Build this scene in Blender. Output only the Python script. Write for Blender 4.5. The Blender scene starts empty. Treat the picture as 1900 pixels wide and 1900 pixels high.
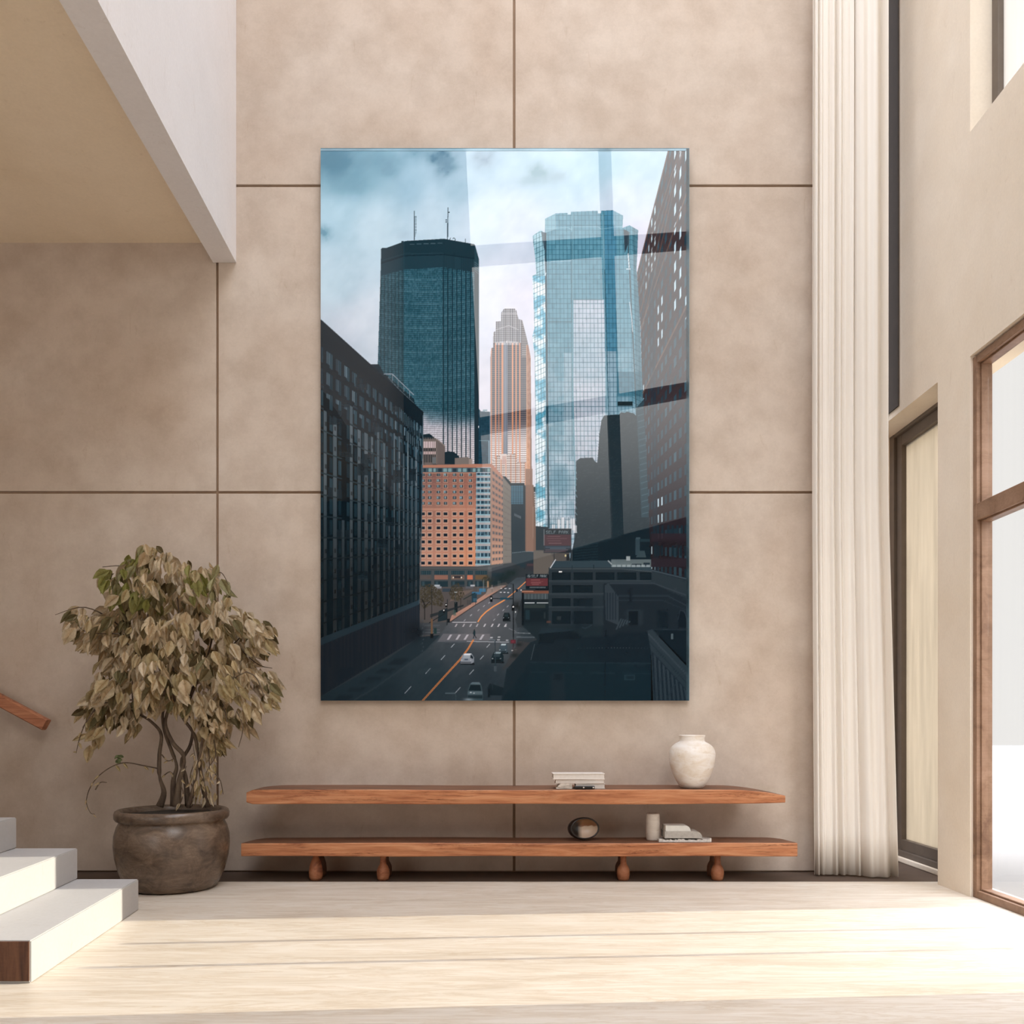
# ---------------------------------------------------------------- the picture on the acrylic print
# The printed city view is drawn here with polygons and patterns on a numpy canvas, in photograph units.
import numpy as np
AX0, AY0, AX1, AY1 = 595.0, 276.0, 1278.0, 1300.0
CW, CH, SS = 800, 1200, 2
HW, HH = CW*SS, CH*SS
SX, SY = HW/(AX1-AX0), HH/(AY1-AY0)
art = np.zeros((HH, HW, 3), np.float32)
gx = (AX0 + (np.arange(HW, dtype=np.float32)+.5)/SX)[None, :]
gy = (AY0 + (np.arange(HH, dtype=np.float32)+.5)/SY)[:, None]

def box_of(pts, pad=0):
    xs = [p[0] for p in pts]; ys = [p[1] for p in pts]
    i0 = max(0, int((min(xs)-pad-AX0)*SX)-1); i1 = min(HW, int((max(xs)+pad-AX0)*SX)+2)
    j0 = max(0, int((min(ys)-pad-AY0)*SY)-1); j1 = min(HH, int((max(ys)+pad-AY0)*SY)+2)
    return i0, max(i0, i1), j0, max(j0, j1)

def inside(pts, X, Y):
    m = np.zeros(np.broadcast(X, Y).shape, bool)
    n = len(pts)
    for k in range(n):
        xa, ya = pts[k]; xb, yb = pts[(k+1) % n]
        if ya == yb: continue
        c = ((ya > Y) != (yb > Y)) & (X < (xb-xa)*(Y-ya)/(yb-ya)+xa)
        m ^= c
    return m

def poly(pts, col, a=1.0, fn=None):
    i0, i1, j0, j1 = box_of(pts)
    if i1 <= i0 or j1 <= j0: return
    X = gx[:, i0:i1]; Y = gy[j0:j1]
    m = inside(pts, X, Y)
    v = art[j0:j1, i0:i1]
    if fn is not None:
        XX, YY = np.broadcast_arrays(X, Y)
        c, al = fn(XX, YY)
        al = (m*al*a)[..., None]
        v[...] = v*(1-al) + c*al
    else:
        al = (m*a)[..., None]
        v[...] = v*(1-al) + np.array(col, np.float32)*al

def rect(x0, y0, x1, y1, col, a=1.0): poly([(x0, y0), (x1, y0), (x1, y1), (x0, y1)], col, a)

def line(pts, w, col, a=1.0):
    for (xa, ya), (xb, yb) in zip(pts[:-1], pts[1:]):
        dx, dy = xb-xa, yb-ya; L = max(1e-6, (dx*dx+dy*dy)**.5)
        nx, ny = -dy/L*w/2, dx/L*w/2
        poly([(xa+nx, ya+ny), (xb+nx, yb+ny), (xb-nx, yb-ny), (xa-nx, ya-ny)], col, a)

def blob(cx, cy, rx, ry, col, a, rough=0.0, seed=0, p=1.0):
    pts = [(cx-2.6*rx, cy-2.6*ry), (cx+2.6*rx, cy+2.6*ry)]
    i0, i1, j0, j1 = box_of(pts)
    if i1 <= i0 or j1 <= j0: return
    X = gx[:, i0:i1]; Y = gy[j0:j1]
    d = ((X-cx)/rx)**2 + ((Y-cy)/ry)**2
    if rough: d = d + rough*(fbm(X, Y, 1.5/max(rx, ry), seed)-.5)*4
    al = (a*np.exp(-np.maximum(d, 0)**p))[..., None]
    v = art[j0:j1, i0:i1]
    v[...] = v*(1-al) + np.array(col, np.float32)*al

def hsh(i, j, s=0):
    n = (i.astype(np.int64)*374761393 + j.astype(np.int64)*668265263 + s*982451653) & 0x7fffffff
    n = (n ^ (n >> 13))*1274126177 & 0x7fffffff
    return ((n ^ (n >> 16)) & 0xffff).astype(np.float32)/65535.

def vnoise(X, Y, f, s=0):
    X, Y = np.broadcast_arrays(X*f, Y*f)
    i = np.floor(X); j = np.floor(Y); u = X-i; v = Y-j
    u = u*u*(3-2*u); v = v*v*(3-2*v)
    i = i.astype(np.int64); j = j.astype(np.int64)
    return (hsh(i, j, s)*(1-u)+hsh(i+1, j, s)*u)*(1-v) + (hsh(i, j+1, s)*(1-u)+hsh(i+1, j+1, s)*u)*v

def fbm(X, Y, f, s=0, o=4):
    r = 0; a = .5; t = 0
    for k in range(o):
        r = r + a*vnoise(X, Y, f*2**k, s+k*17); t += a; a *= .55
    return r/t

def field(cps, X, Y, R=90.):
    num = 0; den = 0
    for x, y, c in cps:
        w = 1/(((X-x)**2+(Y-y)**2)/(R*R)+.08)**1.6
        num = num + w[..., None]*np.array(c, np.float32); den = den + w
    return num/den[..., None]

def mixc(a, b, t): return np.array(a, np.float32)*(1-t[..., None]) + np.array(b, np.float32)*t[..., None]
def ss(a, b, x): t = np.clip((x-a)/(b-a), 0, 1); return t*t*(3-2*t)

# sky -------------------------------------------------------------
def sky(X, Y):
    c = field([(600, 285, (104, 148, 164)), (650, 330, (112, 156, 172)), (700, 300, (140, 178, 192)), (760, 350, (160, 190, 204)), (840, 350, (172, 198, 210)),
               (620, 400, (168, 198, 210)), (700, 420, (190, 211, 220)), (800, 400, (198, 216, 225)), (620, 520, (186, 208, 218)), (680, 600, (208, 216, 224)),
               (640, 620, (198, 206, 216)), (900, 300, (172, 196, 208)), (900, 400, (208, 220, 230)), (900, 560, (220, 222, 232)), (900, 720, (222, 218, 226)),
               (960, 420, (202, 210, 222)), (1000, 300, (178, 202, 212)), (1080, 310, (180, 204, 214)), (1120, 300, (166, 196, 208)), (1200, 300, (180, 202, 212)),
               (1160, 370, (200, 210, 220)), (1180, 450, (206, 202, 214)), (970, 560, (212, 210, 220)), (990, 800, (226, 222, 228))], X, Y, 70.)
    n = fbm(X, Y, .02, 3)-.5; n2 = fbm(X, Y, .07, 9)-.5
    return c + (n*26+n2*12)[..., None]*np.array([1.1, .9, .8], np.float32), np.ones(X.shape, np.float32)
poly([(595, 276), (1278, 276), (1278, 1000), (595, 1000)], None, 1, sky)
for cx, cy, rx, ry, c, a in [(625, 300, 50, 34, (80, 124, 143), .85), (690, 300, 30, 18, (104, 144, 160), .5), (650, 345, 40, 14, (112, 152, 168), .5), (722, 312, 20, 24, (112, 148, 164), .6), (735, 300, 22, 12, (118, 152, 168), .5),
                             (820, 292, 28, 13, (84, 120, 138), .85), (822, 312, 14, 16, (98, 130, 148), .8), (838, 310, 16, 10, (104, 138, 154), .6),
                             (896, 294, 18, 16, (126, 146, 162), .75), (1000, 318, 22, 15, (128, 156, 164), .8), (1035, 328, 20, 10, (146, 168, 178), .6),
                             (985, 336, 26, 8, (140, 166, 176), .6), (602, 433, 12, 12, (98, 142, 160), .9), (752, 436, 14, 8, (166, 186, 200), .5),
                             (655, 366, 12, 6, (150, 184, 202), .5), (725, 350, 14, 12, (150, 182, 194), .5), (780, 284, 24, 9, (104, 142, 158), .6)]:
    blob(cx, cy, rx, ry, c, a, .55, int(cx))

# tower with dark crown ------------------------------------------
rect(768, 391, 769.3, 446, (40, 58, 68)); rect(768.6, 401, 769.8, 446, (40, 58, 68))
for k in range(13): rect(770, 401+k*3, 773-(k > 9)*(k-9)*.6, 402.2+k*3, (62, 80, 90))
line([(831.4, 385), (831, 405), (830, 446)], 1.3, (40, 58, 68)); rect(832, 393, 834.5, 395, (50, 66, 76)); rect(827, 407, 829.4, 409, (50, 66, 76)); rect(827, 411, 829.4, 413, (50, 66, 76))
rect(829.4, 414, 832, 440, (52, 70, 80), .7)
line([(834, 446), (836, 441)], 1, (50, 66, 76)); line([(840, 443), (842, 441), (845, 444), (844, 447)], 1.2, (50, 66, 76)); rect(863.2, 443, 864, 452, (50, 66, 76)); rect(745, 447, 748.5, 451, (36, 60, 70))
A = [(709, 460), (717, 460), (753, 447), (824, 443), (880, 453), (888.5, 480), (889, 862), (700, 862), (701, 672), (704, 575), (706, 512), (707, 462)]
def towerA(X, Y):
    c = mixc((46, 92, 106), (58, 104, 118), vnoise(X, Y, .03, 4))
    sag = 12*((X-800)/60.)**2*0
    cloud = ss(748, 792, Y - (X-790)*.16 - 10*(vnoise(X, Y, .05, 8)-.5)*2)
    cc = mixc((206, 204, 214), (232, 222, 224), ss(770, 850, Y))
    c = c*(1-cloud[..., None]) + cc*cloud[..., None]
    c = c*(1-.18*((ss(640, 700, Y)*(1-ss(700, 760, Y))))[..., None]) + np.array((90, 140, 156))*(.18*((ss(640, 700, Y)*(1-ss(700, 760, Y))))[..., None])
    per = 3.75
    yy = Y + 4*((X-790)/70.)**2
    h = np.mod(yy, per)/per
    c = c*(1-.30*(h < .28))[..., None]
    h2 = np.mod(yy, per*6)/per/6
    c = c + (13*(h2 < .12)*(1-cloud))[..., None]
    vx = np.mod(X, 2.35)/2.35
    c = c*(1-.16*(vx < .4))[..., None]
    c = c + ((hsh(np.floor(X/2.35).astype(np.int64), np.floor(yy/per).astype(np.int64), 5)-.5)*22)[..., None]
    # left bevel
    lf = X < 749
    sv = np.mod(X, 6.6) < 1.2
    c = c*(1-.34*(lf & sv))[..., None]
    c = c*(1-.12*lf)[..., None]
    # right bays
    rb = (X > 821.6) & (X < 881)
    t = np.mod(X-821.6, 8.35)
    c = np.where((rb & (t < 2.1))[..., None], np.array((22, 44, 54), np.float32), c)
    c = c*(1-.25*(rb & (t > 5.0) & (t < 5.6)))[..., None]
    side = X > 880.5
    c = np.where(side[..., None], np.array((27, 45, 54), np.float32)+((Y < 500)[..., None]*16), c)
    return c, np.ones(X.shape, np.float32)
poly(A, None, 1, towerA)
poly([(707, 462), (709, 460), (717, 460), (753, 447), (824, 443), (880, 453), (881, 470), (880, 505), (824, 495), (750, 499), (706, 512)], (24, 48, 57))
poly([(707, 489), (750, 475), (824, 473), (880, 481), (880, 505), (824, 496), (750, 500), (706, 512)], (30, 56, 66))
line([(707, 489), (750, 475), (824, 472.5), (880, 480)], 1.4, (14, 34, 42)); line([(707, 484), (750, 471), (824, 470)], .9, (46, 72, 82), .7)
for k in range(16): rect(824+k*3.5, 448+k*.5, 825+k*3.5, 500+k*.5, (16, 36, 44), .5)
for k in range(5): rect(760+k*13, 452.5-k*.5, 769+k*13, 454-k*.5, (82, 104, 112), .7)
poly([(881, 453), (888.5, 480), (888.6, 505), (880, 500)], (34, 62, 72))
for k in range(5): line([(880.5, 486+k*4), (888, 492+k*4)], .7, (120, 140, 150), .6)
line([(749.6, 447), (748, 860)], 1, (30, 64, 76), .8)

# little teal tower
def teal(X, Y):
    c = np.zeros(X.shape+(3,), np.float32)+np.array((22, 62, 80), np.float32)
    c = c*(1-.3*(np.mod(Y, 3.2) < 1))[..., None]*(1-.25*(np.mod(X, 3.4) < 1))[..., None]
    c += (14*vnoise(X, Y, .3, 2))[..., None]
    return c, np.ones(X.shape, np.float32)
poly([(888, 757), (892, 763), (909, 764), (909, 862), (888, 862)], None, 1, teal)
rect(889, 817, 908, 818.5, (90, 130, 145)); rect(906, 818, 908, 862, (150, 175, 190), .8); rect(887.5, 790, 888.7, 794, (230, 235, 240)); rect(896, 760, 904, 763, (120, 150, 160), .8)

# stone tower with orange ribs ------------------------------------
B = [(933, 575), (936, 572.5), (955, 572.5), (958, 576), (962, 592), (969, 594), (975, 618), (979, 634), (984.5, 662), (985.5, 740), (986.5, 840), (987.5, 1000), (910, 1000), (910, 665), (911.5, 646), (915, 645), (915.5, 617), (919.5, 614), (920, 596.5), (929, 596), (930, 581)]
def towerB(X, Y):
    base = mixc((118, 114, 116), (140, 128, 124), vnoise(X, Y, .05, 1))
    st = np.mod(X-929, 3.3)
    wht = st < 1.0; drk = (st > 1.4) & (st < 2.5)
    c = np.where(wht[..., None], np.array((206, 204, 208), np.float32), base)
    c = np.where(drk[..., None], np.array((88, 92, 102), np.float32), c)
    c = c*(1-.22*(np.mod(Y, 3.9) < 1.3))[..., None]
    low = Y > 636
    org = np.zeros(X.shape, bool)
    for ox, w in [(911.6, 1.7), (919.6, 1.9), (925.6, 1.6), (932.2, 3.2), (951, 2.2), (957.8, 2.2), (964.6, 2.2)]:
        org |= np.abs(X-ox) < w/2
    g = mixc((66, 70, 80), (112, 104, 106), (np.mod(Y, 3.9) < 1.7).astype(np.float32))
    lit = ss(770, 830, Y)
    g = g*(1-lit[..., None]) + mixc((150, 128, 122), (236, 226, 224), (np.mod(Y, 3.9) < 2.2).astype(np.float32))*lit[..., None]
    band = (X > 934) & (X < 942)
    g = np.where(band[..., None], np.where((np.mod(X, 2.6) < 1.2)[..., None], np.array((58, 66, 80), np.float32), np.array((160, 165, 176), np.float32)), g)
    w2 = (np.mod(X, 3.45) < .8)
    g = np.where((w2 & ~band)[..., None], g*.8+30, g)
    g = np.where(org[..., None], np.array((214, 146, 110), np.float32), g)
    c = np.where(low[..., None], g, c)
    side = (X > 968 + (Y-594)*.004) & (Y > 594) & (Y < 662)
    c = np.where(side[..., None], np.where((np.mod(Y, 3.9) < 2)[..., None], np.array((104, 98, 98), np.float32), np.array((146, 140, 140), np.float32)), c)
    sb = (X > 977) & (Y > 640)
    tb = mixc((170, 128, 108), (214, 158, 124), ss(760, 860, Y))
    c = np.where(sb[..., None], tb - (26*vnoise(X, Y, .3, 3))[..., None], c)
    sb2 = (X > 984.4-(Y < 900)*.5) & (Y > 680)
    c = np.where(sb2[..., None], np.array((134, 104, 90), np.float32), c)
    return c, np.ones(X.shape, np.float32)
poly(B, None, 1, towerB)
rect(929.5, 581, 958.5, 583, (190, 186, 188), .5)
line([(920, 612), (944, 604), (962, 612)], 1.5, (196, 192, 194), .6)
for k in range(22): rect(920+k*2.0, 632+abs(k-11)*.25, 921+k*2.0, 640, (228, 222, 222), .8)
def setback(X, Y):
    c = np.zeros(X.shape+(3,), np.float32)+np.array((206, 182, 170), np.float32)
    c = np.where((np.mod(X, 2.4) < 1.1)[..., None], np.array((96, 86, 86), np.float32), c)
    c = np.where((np.mod(Y, 4.2) < 1.5)[..., None], np.array((232, 218, 210), np.float32), c)
    c = np.where((np.mod(X-911, 9) < 1.6)[..., None], np.array((206, 140, 106), np.float32), c)
    return c, np.ones(X.shape, np.float32)
poly([(912, 858), (922, 846), (956, 842), (960, 858), (976, 858), (976, 900), (912, 900)], None, 1, setback)
rect(928, 842, 940, 852, (222, 204, 196)); rect(932, 846, 939, 862, (196, 160, 150), .8)
poly([(976, 640), (978, 640), (980, 1040), (976, 1040)], (232, 178, 140), .45)
# slivers between the towers
def sliv(X, Y):
    c = np.where((np.mod(Y, 4.4) < 2.0)[..., None], np.array((70, 74, 78), np.float32), np.array((196, 186, 182), np.float32))
    c = np.where((np.mod(X, 3) < .9)[..., None], np.array((120, 116, 116), np.float32), c)
    return c, np.ones(X.shape, np.float32)
poly([(987, 904), (996, 904), (996, 1000), (987, 1000)], None, 1, sliv); rect(987, 903, 996, 912, (26, 38, 46))

# concrete building with bright windows ---------------------------
poly([(785, 806), (797, 804.5), (812, 817), (785, 817)], (24, 40, 48))
poly([(785, 815), (812, 815), (826, 827), (826, 864), (785, 864)], (112, 102, 98))
rect(785, 819, 809.5, 831, (222, 200, 200)); rect(785, 831.5, 809.5, 837, (30, 36, 42)); rect(785, 838, 809.5, 843, (206, 180, 178)); rect(785, 843, 809.5, 862, (40, 46, 50)); rect(803, 848, 808, 860, (120, 150, 158), .6)
for k in range(8): rect(785+k*3.3, 812, 786.3+k*3.3, 862, (122, 110, 104))
poly([(812, 815), (826, 827), (826, 864), (812, 864)], (104, 94, 90)); line([(810, 815), (826, 828)], 1.5, (140, 126, 118))
poly([(825, 839), (832, 837), (843, 839), (852, 847), (852, 864), (825, 864)], (22, 40, 48))
poly([(844, 850), (868, 848), (875, 853), (875, 863), (844, 863)], (122, 112, 106)); rect(870, 851, 876, 863, (150, 136, 128)); rect(787, 858, 801, 864, (110, 100, 96)); rect(803, 861, 835, 864, (84, 80, 80))

# brick block ------------------------------------------------------
def brick(X, Y):
    c = field([(790, 880, (134, 98, 88)), (870, 885, (150, 104, 88)), (790, 960, (160, 116, 98)), (870, 960, (186, 130, 104)), (790, 1045, (190, 140, 116)), (876, 1030, (214, 148, 110)), (830, 1000, (184, 134, 110))], X, Y, 50)
    c = c - (12*fbm(X, Y, .5, 4))[..., None]; c = c*np.array((1.01, 1.02, 1.06), np.float32)
    return c, np.ones(X.shape, np.float32)
poly([(783, 864), (884, 863), (884, 1053), (779, 1053)], None, 1, brick)
poly([(783, 863), (912, 860.5), (912, 867), (783, 868)], (176, 122, 100)); rect(783, 868, 912, 876.5, (72, 92, 100))
for k in range(14): rect(786+k*9.1, 869, 790+k*9.1+hsh(np.array(k), np.array(1)).item()*3, 875.5, (126, 158, 160) if k % 3 else (40, 56, 66))
rect(783, 876.5, 884, 879, (166, 122, 104)); rect(783, 943, 884, 947, (196, 146, 122), .7)
for y in (887, 897.5, 908, 918.5, 929, 960, 973, 986, 999, 1012, 1025, 1038): rect(783, y, 884, y+1, (206, 140, 112), .45)
wx = [785, 797.3, 813.6, 826.6, 843.4, 856, 872.6]
for i, x in enumerate(wx):
    for j, y in enumerate([881, 891.8, 902.4, 913, 923.5, 934]):
        rect(x-4.4, y-3.6, x+4.4, y+4, (186, 148, 128), .75); rect(x-3.3, y-2.6, x+3.3, y+2.6, (58, 62, 68)); rect(x-3.1+(i*7+j) % 3, y-2.4, x-.4+(i+j) % 2, y+1.8, (126, 152, 160)); rect(x+.4, y-2.3, x+1.2, y+2, (160, 178, 182), .7)
    for y in [953.4, 966.4, 979.4, 992.4, 1005.3, 1018.3, 1031.6, 1044.7]:
        rect(x-5, y-4.6, x+5, y+5, (206, 168, 146), .75); rect(x-3.5, y-2.7, x+3.5, y+2.8, (26, 36, 46)); rect(x-3.5, y-2.7, x+3.5, y-1.7, (52, 66, 76))
for x in (805, 835, 864.5): rect(x, 880, x+1, 1052, (172, 110, 92), .5)
# glass bay
def bay(X, Y):
    up = Y < 944
    t = np.where(up, np.mod(Y-876, 10.65)/10.65, np.mod(Y-947.6, 13.1)/13.1)
    c = np.where((t < .62)[..., None], np.array((38, 66, 82), np.float32), np.array((176, 172, 172), np.float32))
    c = np.where(((t > .5) & (t < .66))[..., None], np.array((150, 190, 202), np.float32), c)
    m = (np.mod(X-884, 7.0) < 1.1) & (t < .6)
    c = np.where(m[..., None], np.array((140, 180, 192), np.float32), c)
    c = c + (34*(hsh(np.floor(X/3.5).astype(np.int64), np.floor(Y/10.65).astype(np.int64), 3) > .72)*(t < .5))[..., None]
    return c*.96, np.ones(X.shape, np.float32)
poly([(883.5, 877), (911, 877), (911, 1051), (882, 1051)], None, 1, bay)
rect(909.5, 868, 912.5, 1056, (150, 128, 116))
def bside(X, Y):
    yy = Y - (X-912)*(.95-(Y-868)*.0062)
    t = np.mod(yy-868, 12.6)/12.6
    c = mixc((166, 126, 108), (190, 146, 122), ss(960, 1050, Y))
    c = np.where(((t > .3) & (t < .72) & (np.mod(X-912, 5.6) > 1.8))[..., None], np.array((96, 92, 94), np.float32), c)
    c = c + (10*(t < .1))[..., None]
    return c, np.ones(X.shape, np.float32)
poly([(912, 861), (934, 887), (934, 1046), (912, 1056)], None, 1, bside)
poly([(910, 860), (912, 860), (935, 886), (935, 892), (912, 868)], (182, 130, 110))
def beige(X, Y):
    c = np.zeros(X.shape+(3,), np.float32)+np.array((124, 117, 110), np.float32)
    yy = Y-(X-934)*(1.1-(Y-880)*.0075)
    c = c*(1-.12*(np.mod(yy, 12) < 1))[..., None]
    return c, np.ones(X.shape, np.float32)
poly([(933, 884), (950, 902), (950, 1060), (933, 1052)], None, 1, beige)
poly([(932, 883), (938, 884), (951, 899), (951, 906)], (28, 44, 52))
def tb(X, Y):
    c = np.zeros(X.shape+(3,), np.float32)+np.array((70, 108, 126), np.float32)
    c = c*(1-.35*(np.mod(Y, 3.6) < .9))[..., None]*(1-.3*(np.mod(X, 4.6) < .9))[..., None]
    c = np.where((Y > 935)[..., None], np.array((26, 46, 56), np.float32), c)
    return c, np.ones(X.shape, np.float32)
poly([(948, 897), (972, 897), (975, 902), (975, 1052), (949, 1056)], None, 1, tb)
poly([(944, 890), (948, 896), (972, 896), (975, 903), (973, 905), (970, 901), (948, 901)], (30, 46, 54)); poly([(971, 901), (975, 903), (975, 1050), (971, 1050)], (34, 48, 56))
poly([(954, 952), (967, 958), (967, 963), (954, 957)], (72, 84, 92))
poly([(975, 900), (990, 900), (994, 975), (994, 1040), (975, 1040)], (118, 92, 78)); rect(988.5, 940, 989.8, 1000, (176, 150, 136), .6)
poly([(975, 870), (988, 870), (990, 1025), (976, 1025)], (138, 106, 90), .8)
rect(949, 1024, 992, 1066, (40, 56, 64)); line([(950, 1026), (976, 1023), (991, 1024)], 1, (96, 112, 120)); rect(955, 1054, 990, 1070, (36, 40, 46)); rect(975, 1044, 991, 1062, (52, 52, 58)); rect(978, 1046, 990, 1050, (88, 62, 64), .6)

# glass tower ------------------------------------------------------
C = [(988, 438), (1003, 427), (1011, 432), (1011, 406), (1031, 396), (1053, 395), (1053.6, 398), (1059, 398), (1059.5, 393), (1109, 391), (1109.5, 396), (1115, 396), (1115.4, 391), (1137, 390), (1156, 400), (1155, 423),
     (1168, 418), (1184, 427), (1183, 460), (1181, 500), (1186, 560), (1190, 660), (1194, 742), (1200, 830), (1206, 985), (1206, 1040), (994, 1040), (994, 975), (993, 740), (992, 660), (988, 624), (991.5, 610), (990, 560), (988, 512), (995, 508), (993, 478)]
def towerC(X, Y):
    k = 1+(Y-400)*.00014
    n = fbm(X, Y, .018, 31); n2 = fbm(X, Y*1.6, .05, 37)
    c = mixc((78, 132, 150), (98, 148, 164), n)
    # cloud in lower half
    cl = ss(610, 720, Y + 60*(n-.5))*(.45+.55*ss(.42, .6, n2))
    c = c*(1-.45*cl[..., None])+np.array((168, 180, 192), np.float32)*(.45*cl[..., None])
    mid = (X > 1064) & (X < 1121+(Y-560)*.03)
    wh = mid*ss(555.5, 556.5, Y)*(1-.25*ss(600, 640, Y)*(1-ss(700, 720, Y)))
    wc = mixc((186, 192, 204), (200, 198, 206), n2)
    c = c*(1-.85*wh[..., None])+wc*(.85*wh[..., None])
    lc = (X > 1016) & (X < 1062)
    c = np.where((lc & (Y > 655) & (X > 1046))[..., None], np.array((172, 184, 194), np.float32)*.5+c*.5, c)
    bl = ss(820, 860, Y)*(X < 1066)
    low = mixc((190, 200, 210), (150, 176, 190), ss(.4, .6, n2))
    c = c*(1-.8*bl[..., None])+low*(.8*bl[..., None])
    db = np.exp(-(((X-1040)/24)**2+((Y-895)/34)**2)**2)
    c = c*(1-.75*db[..., None])+np.array((86, 132, 150), np.float32)*(.75*db[..., None])
    c = np.where(((X > 1122) & (X < 1144) & (Y < 652))[..., None], np.array((62, 118, 142), np.float32)+n2[..., None]*20, c)
    c = np.where(((X > 1122) & (X < 1143) & (Y > 652) & (Y < 770))[..., None], np.array((140, 168, 182), np.float32), c)
    c = np.where(((Y > 690) & (Y < 735) & (X > 1145) & (X < 1192))[..., None], np.array((66, 116, 134), np.float32), c)
    # side strip left: bright with cyan drifts
    ls = X < 1012
    nc = fbm(X, Y*1.0, .045, 77)
    lc2 = mixc((96, 170, 194), (226, 236, 240), ss(.36, .56, nc))
    lc2 = np.where((Y < 512)[..., None], mixc((120, 168, 182), (176, 206, 214), nc), lc2)
    c = np.where(ls[..., None], lc2, c)
    c = np.where(((X > 1173+(Y-430)*.028))[..., None], c*.5+np.array((60, 100, 112), np.float32)*.45, c)
    # pane grid
    gyv = np.mod(Y-390 - np.where(ls, (X-990)*-.45, 0) - np.where(X > 1172, (X-1172)*.5, 0), 9.1)
    gxv = np.mod(X-1016-(Y-400)*.012, np.where(ls, 5.4, 6.95))
    g = np.clip((gyv < 1.0).astype(np.float32)*.62+(gxv < .95).astype(np.float32)*.62, 0, .75)
    c = c*(1-g[..., None])+np.array((34, 74, 88), np.float32)*g[..., None]
    c = c + ((hsh(np.floor((X-1016)/6.95).astype(np.int64), np.floor((Y-390)/9.1).astype(np.int64), 6)-.5)*12)[..., None]
    return c, np.ones(X.shape, np.float32)
poly(C, None, 1, towerC)
# crown shading and ridges
poly([(1011, 406), (1031, 396), (1032, 425), (1012, 432)], (170, 200, 208), .45)
poly([(1137, 390), (1156, 400), (1155, 424), (1137, 420)], (150, 180, 190), .35)
line([(1014, 424), (1054, 422), (1061, 427), (1061, 421), (1110, 421), (1115, 425), (1155, 420)], 1.2, (150, 186, 198), .55)
line([(1012, 432), (1014, 600), (1018, 980)], 3.6, (36, 66, 78)); line([(1010, 480), (1011.5, 512), (1013, 506)], 1.6, (200, 214, 220), .8)
poly([(1004, 430), (1014, 432), (1013, 470), (1009, 460)], (54, 70, 80), .8)
line([(1063, 398), (1062, 500), (1062, 700), (1070, 980)], 2.6, (96, 142, 156), .8); line([(1060.6, 430), (1061, 980)], .8, (40, 80, 92), .8)
line([(1118.5, 398), (1121, 500), (1127, 760)], 3, (118, 158, 172), .7); line([(1122, 500), (1129.5, 770)], 1.4, (36, 78, 92))
poly([(1157, 425), (1167, 430), (1165, 455), (1159, 470)], (46, 62, 72)); line([(1167, 430), (1166, 470), (1168, 500), (1176, 660), (1181, 770)], 2.4, (60, 84, 92)); line([(1165.5, 470), (1167.5, 498)], 1.2, (240, 240, 240)); line([(1168, 560), (1172, 590), (1174, 616)], 1.2, (220, 224, 228), .8); line([(1162, 499), (1170, 499)], 1.6, (206, 216, 222), .9)
line([(1017, 597), (1061, 597)], 1, (46, 84, 96)); line([(1064, 556), (1118, 556)], 1.2, (60, 96, 108)); line([(1021, 485), (1060, 484)], 1., (170, 196, 206), .6)
line([(988, 624), (1010, 618)], 1.2, (60, 120, 140)); line([(988, 512), (1010, 508)], 1, (60, 110, 126))
rect(1146, 745, 1174, 753, (20, 38, 44))
# mirrored dark buildings inside the glass
D1 = [(1066, 1000), (1069, 880), (1069, 856), (1074, 852), (1077, 850), (1100, 849), (1103, 855), (1108, 859), (1109, 850), (1112, 806), (1116, 780), (1121, 771), (1130, 770), (1149, 769), (1152, 765), (1160, 766), (1163, 764), (1176, 767), (1180, 771), (1182, 755), (1194, 742), (1199, 830), (1206, 985), (1208, 1045), (1060, 1045), (1060, 1030)]
poly(D1, (27, 44, 52))
def d1f(X, Y):
    c = np.zeros(X.shape+(3,), np.float32)+np.array((44, 58, 64), np.float32)
    return c, .5*((np.mod(Y+4*vnoise(X, Y, .2, 2), 5.2) < 1.2) & (vnoise(X, Y, .25, 1) > .55))
poly(D1, None, 1, d1f)
poly([(1181, 756), (1194, 744), (1199, 830), (1205, 960), (1190, 960)], (52, 84, 96), .5)
for k in range(18): line([(1183+k*.5, 760+k*11.4), (1196+k*.5, 756+k*11.4)], 1, (84, 112, 122), .6)
for k in range(10): line([(1109-k*.3, 800+k*5), (1112-k*.3, 803+k*5)], 1.4, (210, 216, 222), .7)
for k in range(12): line([(1067+(k % 2), 862+k*11), (1069+(k % 3), 868+k*11)], 1.3, (120, 150, 160), .7)
# bright reflected towers at the foot
for x, y, w, h in [(1024, 973, 6, 14), (1034, 964, 5, 20), (1041, 960, 6, 24), (1051, 966, 5, 22), (1058, 962, 9, 22), (1064, 975, 6, 14)]: rect(x, y, x+w, y+h, (226, 224, 226), .8)
for k in range(8): rect(1020+k*6.9, 960, 1021+k*6.9, 992, (40, 66, 76), .6)
poly([(994, 976), (1018, 978), (1018, 1040), (994, 1040)], (26, 44, 52))

# low dark blocks at the foot of the tower
poly([(1060, 1022), (1120, 1004), (1136, 1001), (1160, 990), (1208, 980), (1208, 1048), (1056, 1048)], (16, 32, 40))
for k in range(7): line([(1066, 1012+k*5), (1110, 1008+k*5)], 1.2, (30, 50, 58), .7)
rect(1179, 999, 1187, 1030, (48, 66, 74)); poly([(1180, 1034), (1186, 1022), (1196, 1022), (1199, 1034)], (52, 68, 74)); rect(1188, 1000, 1208, 1005, (32, 52, 60)); rect(1180, 997, 1188, 1000, (60, 78, 86))

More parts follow.
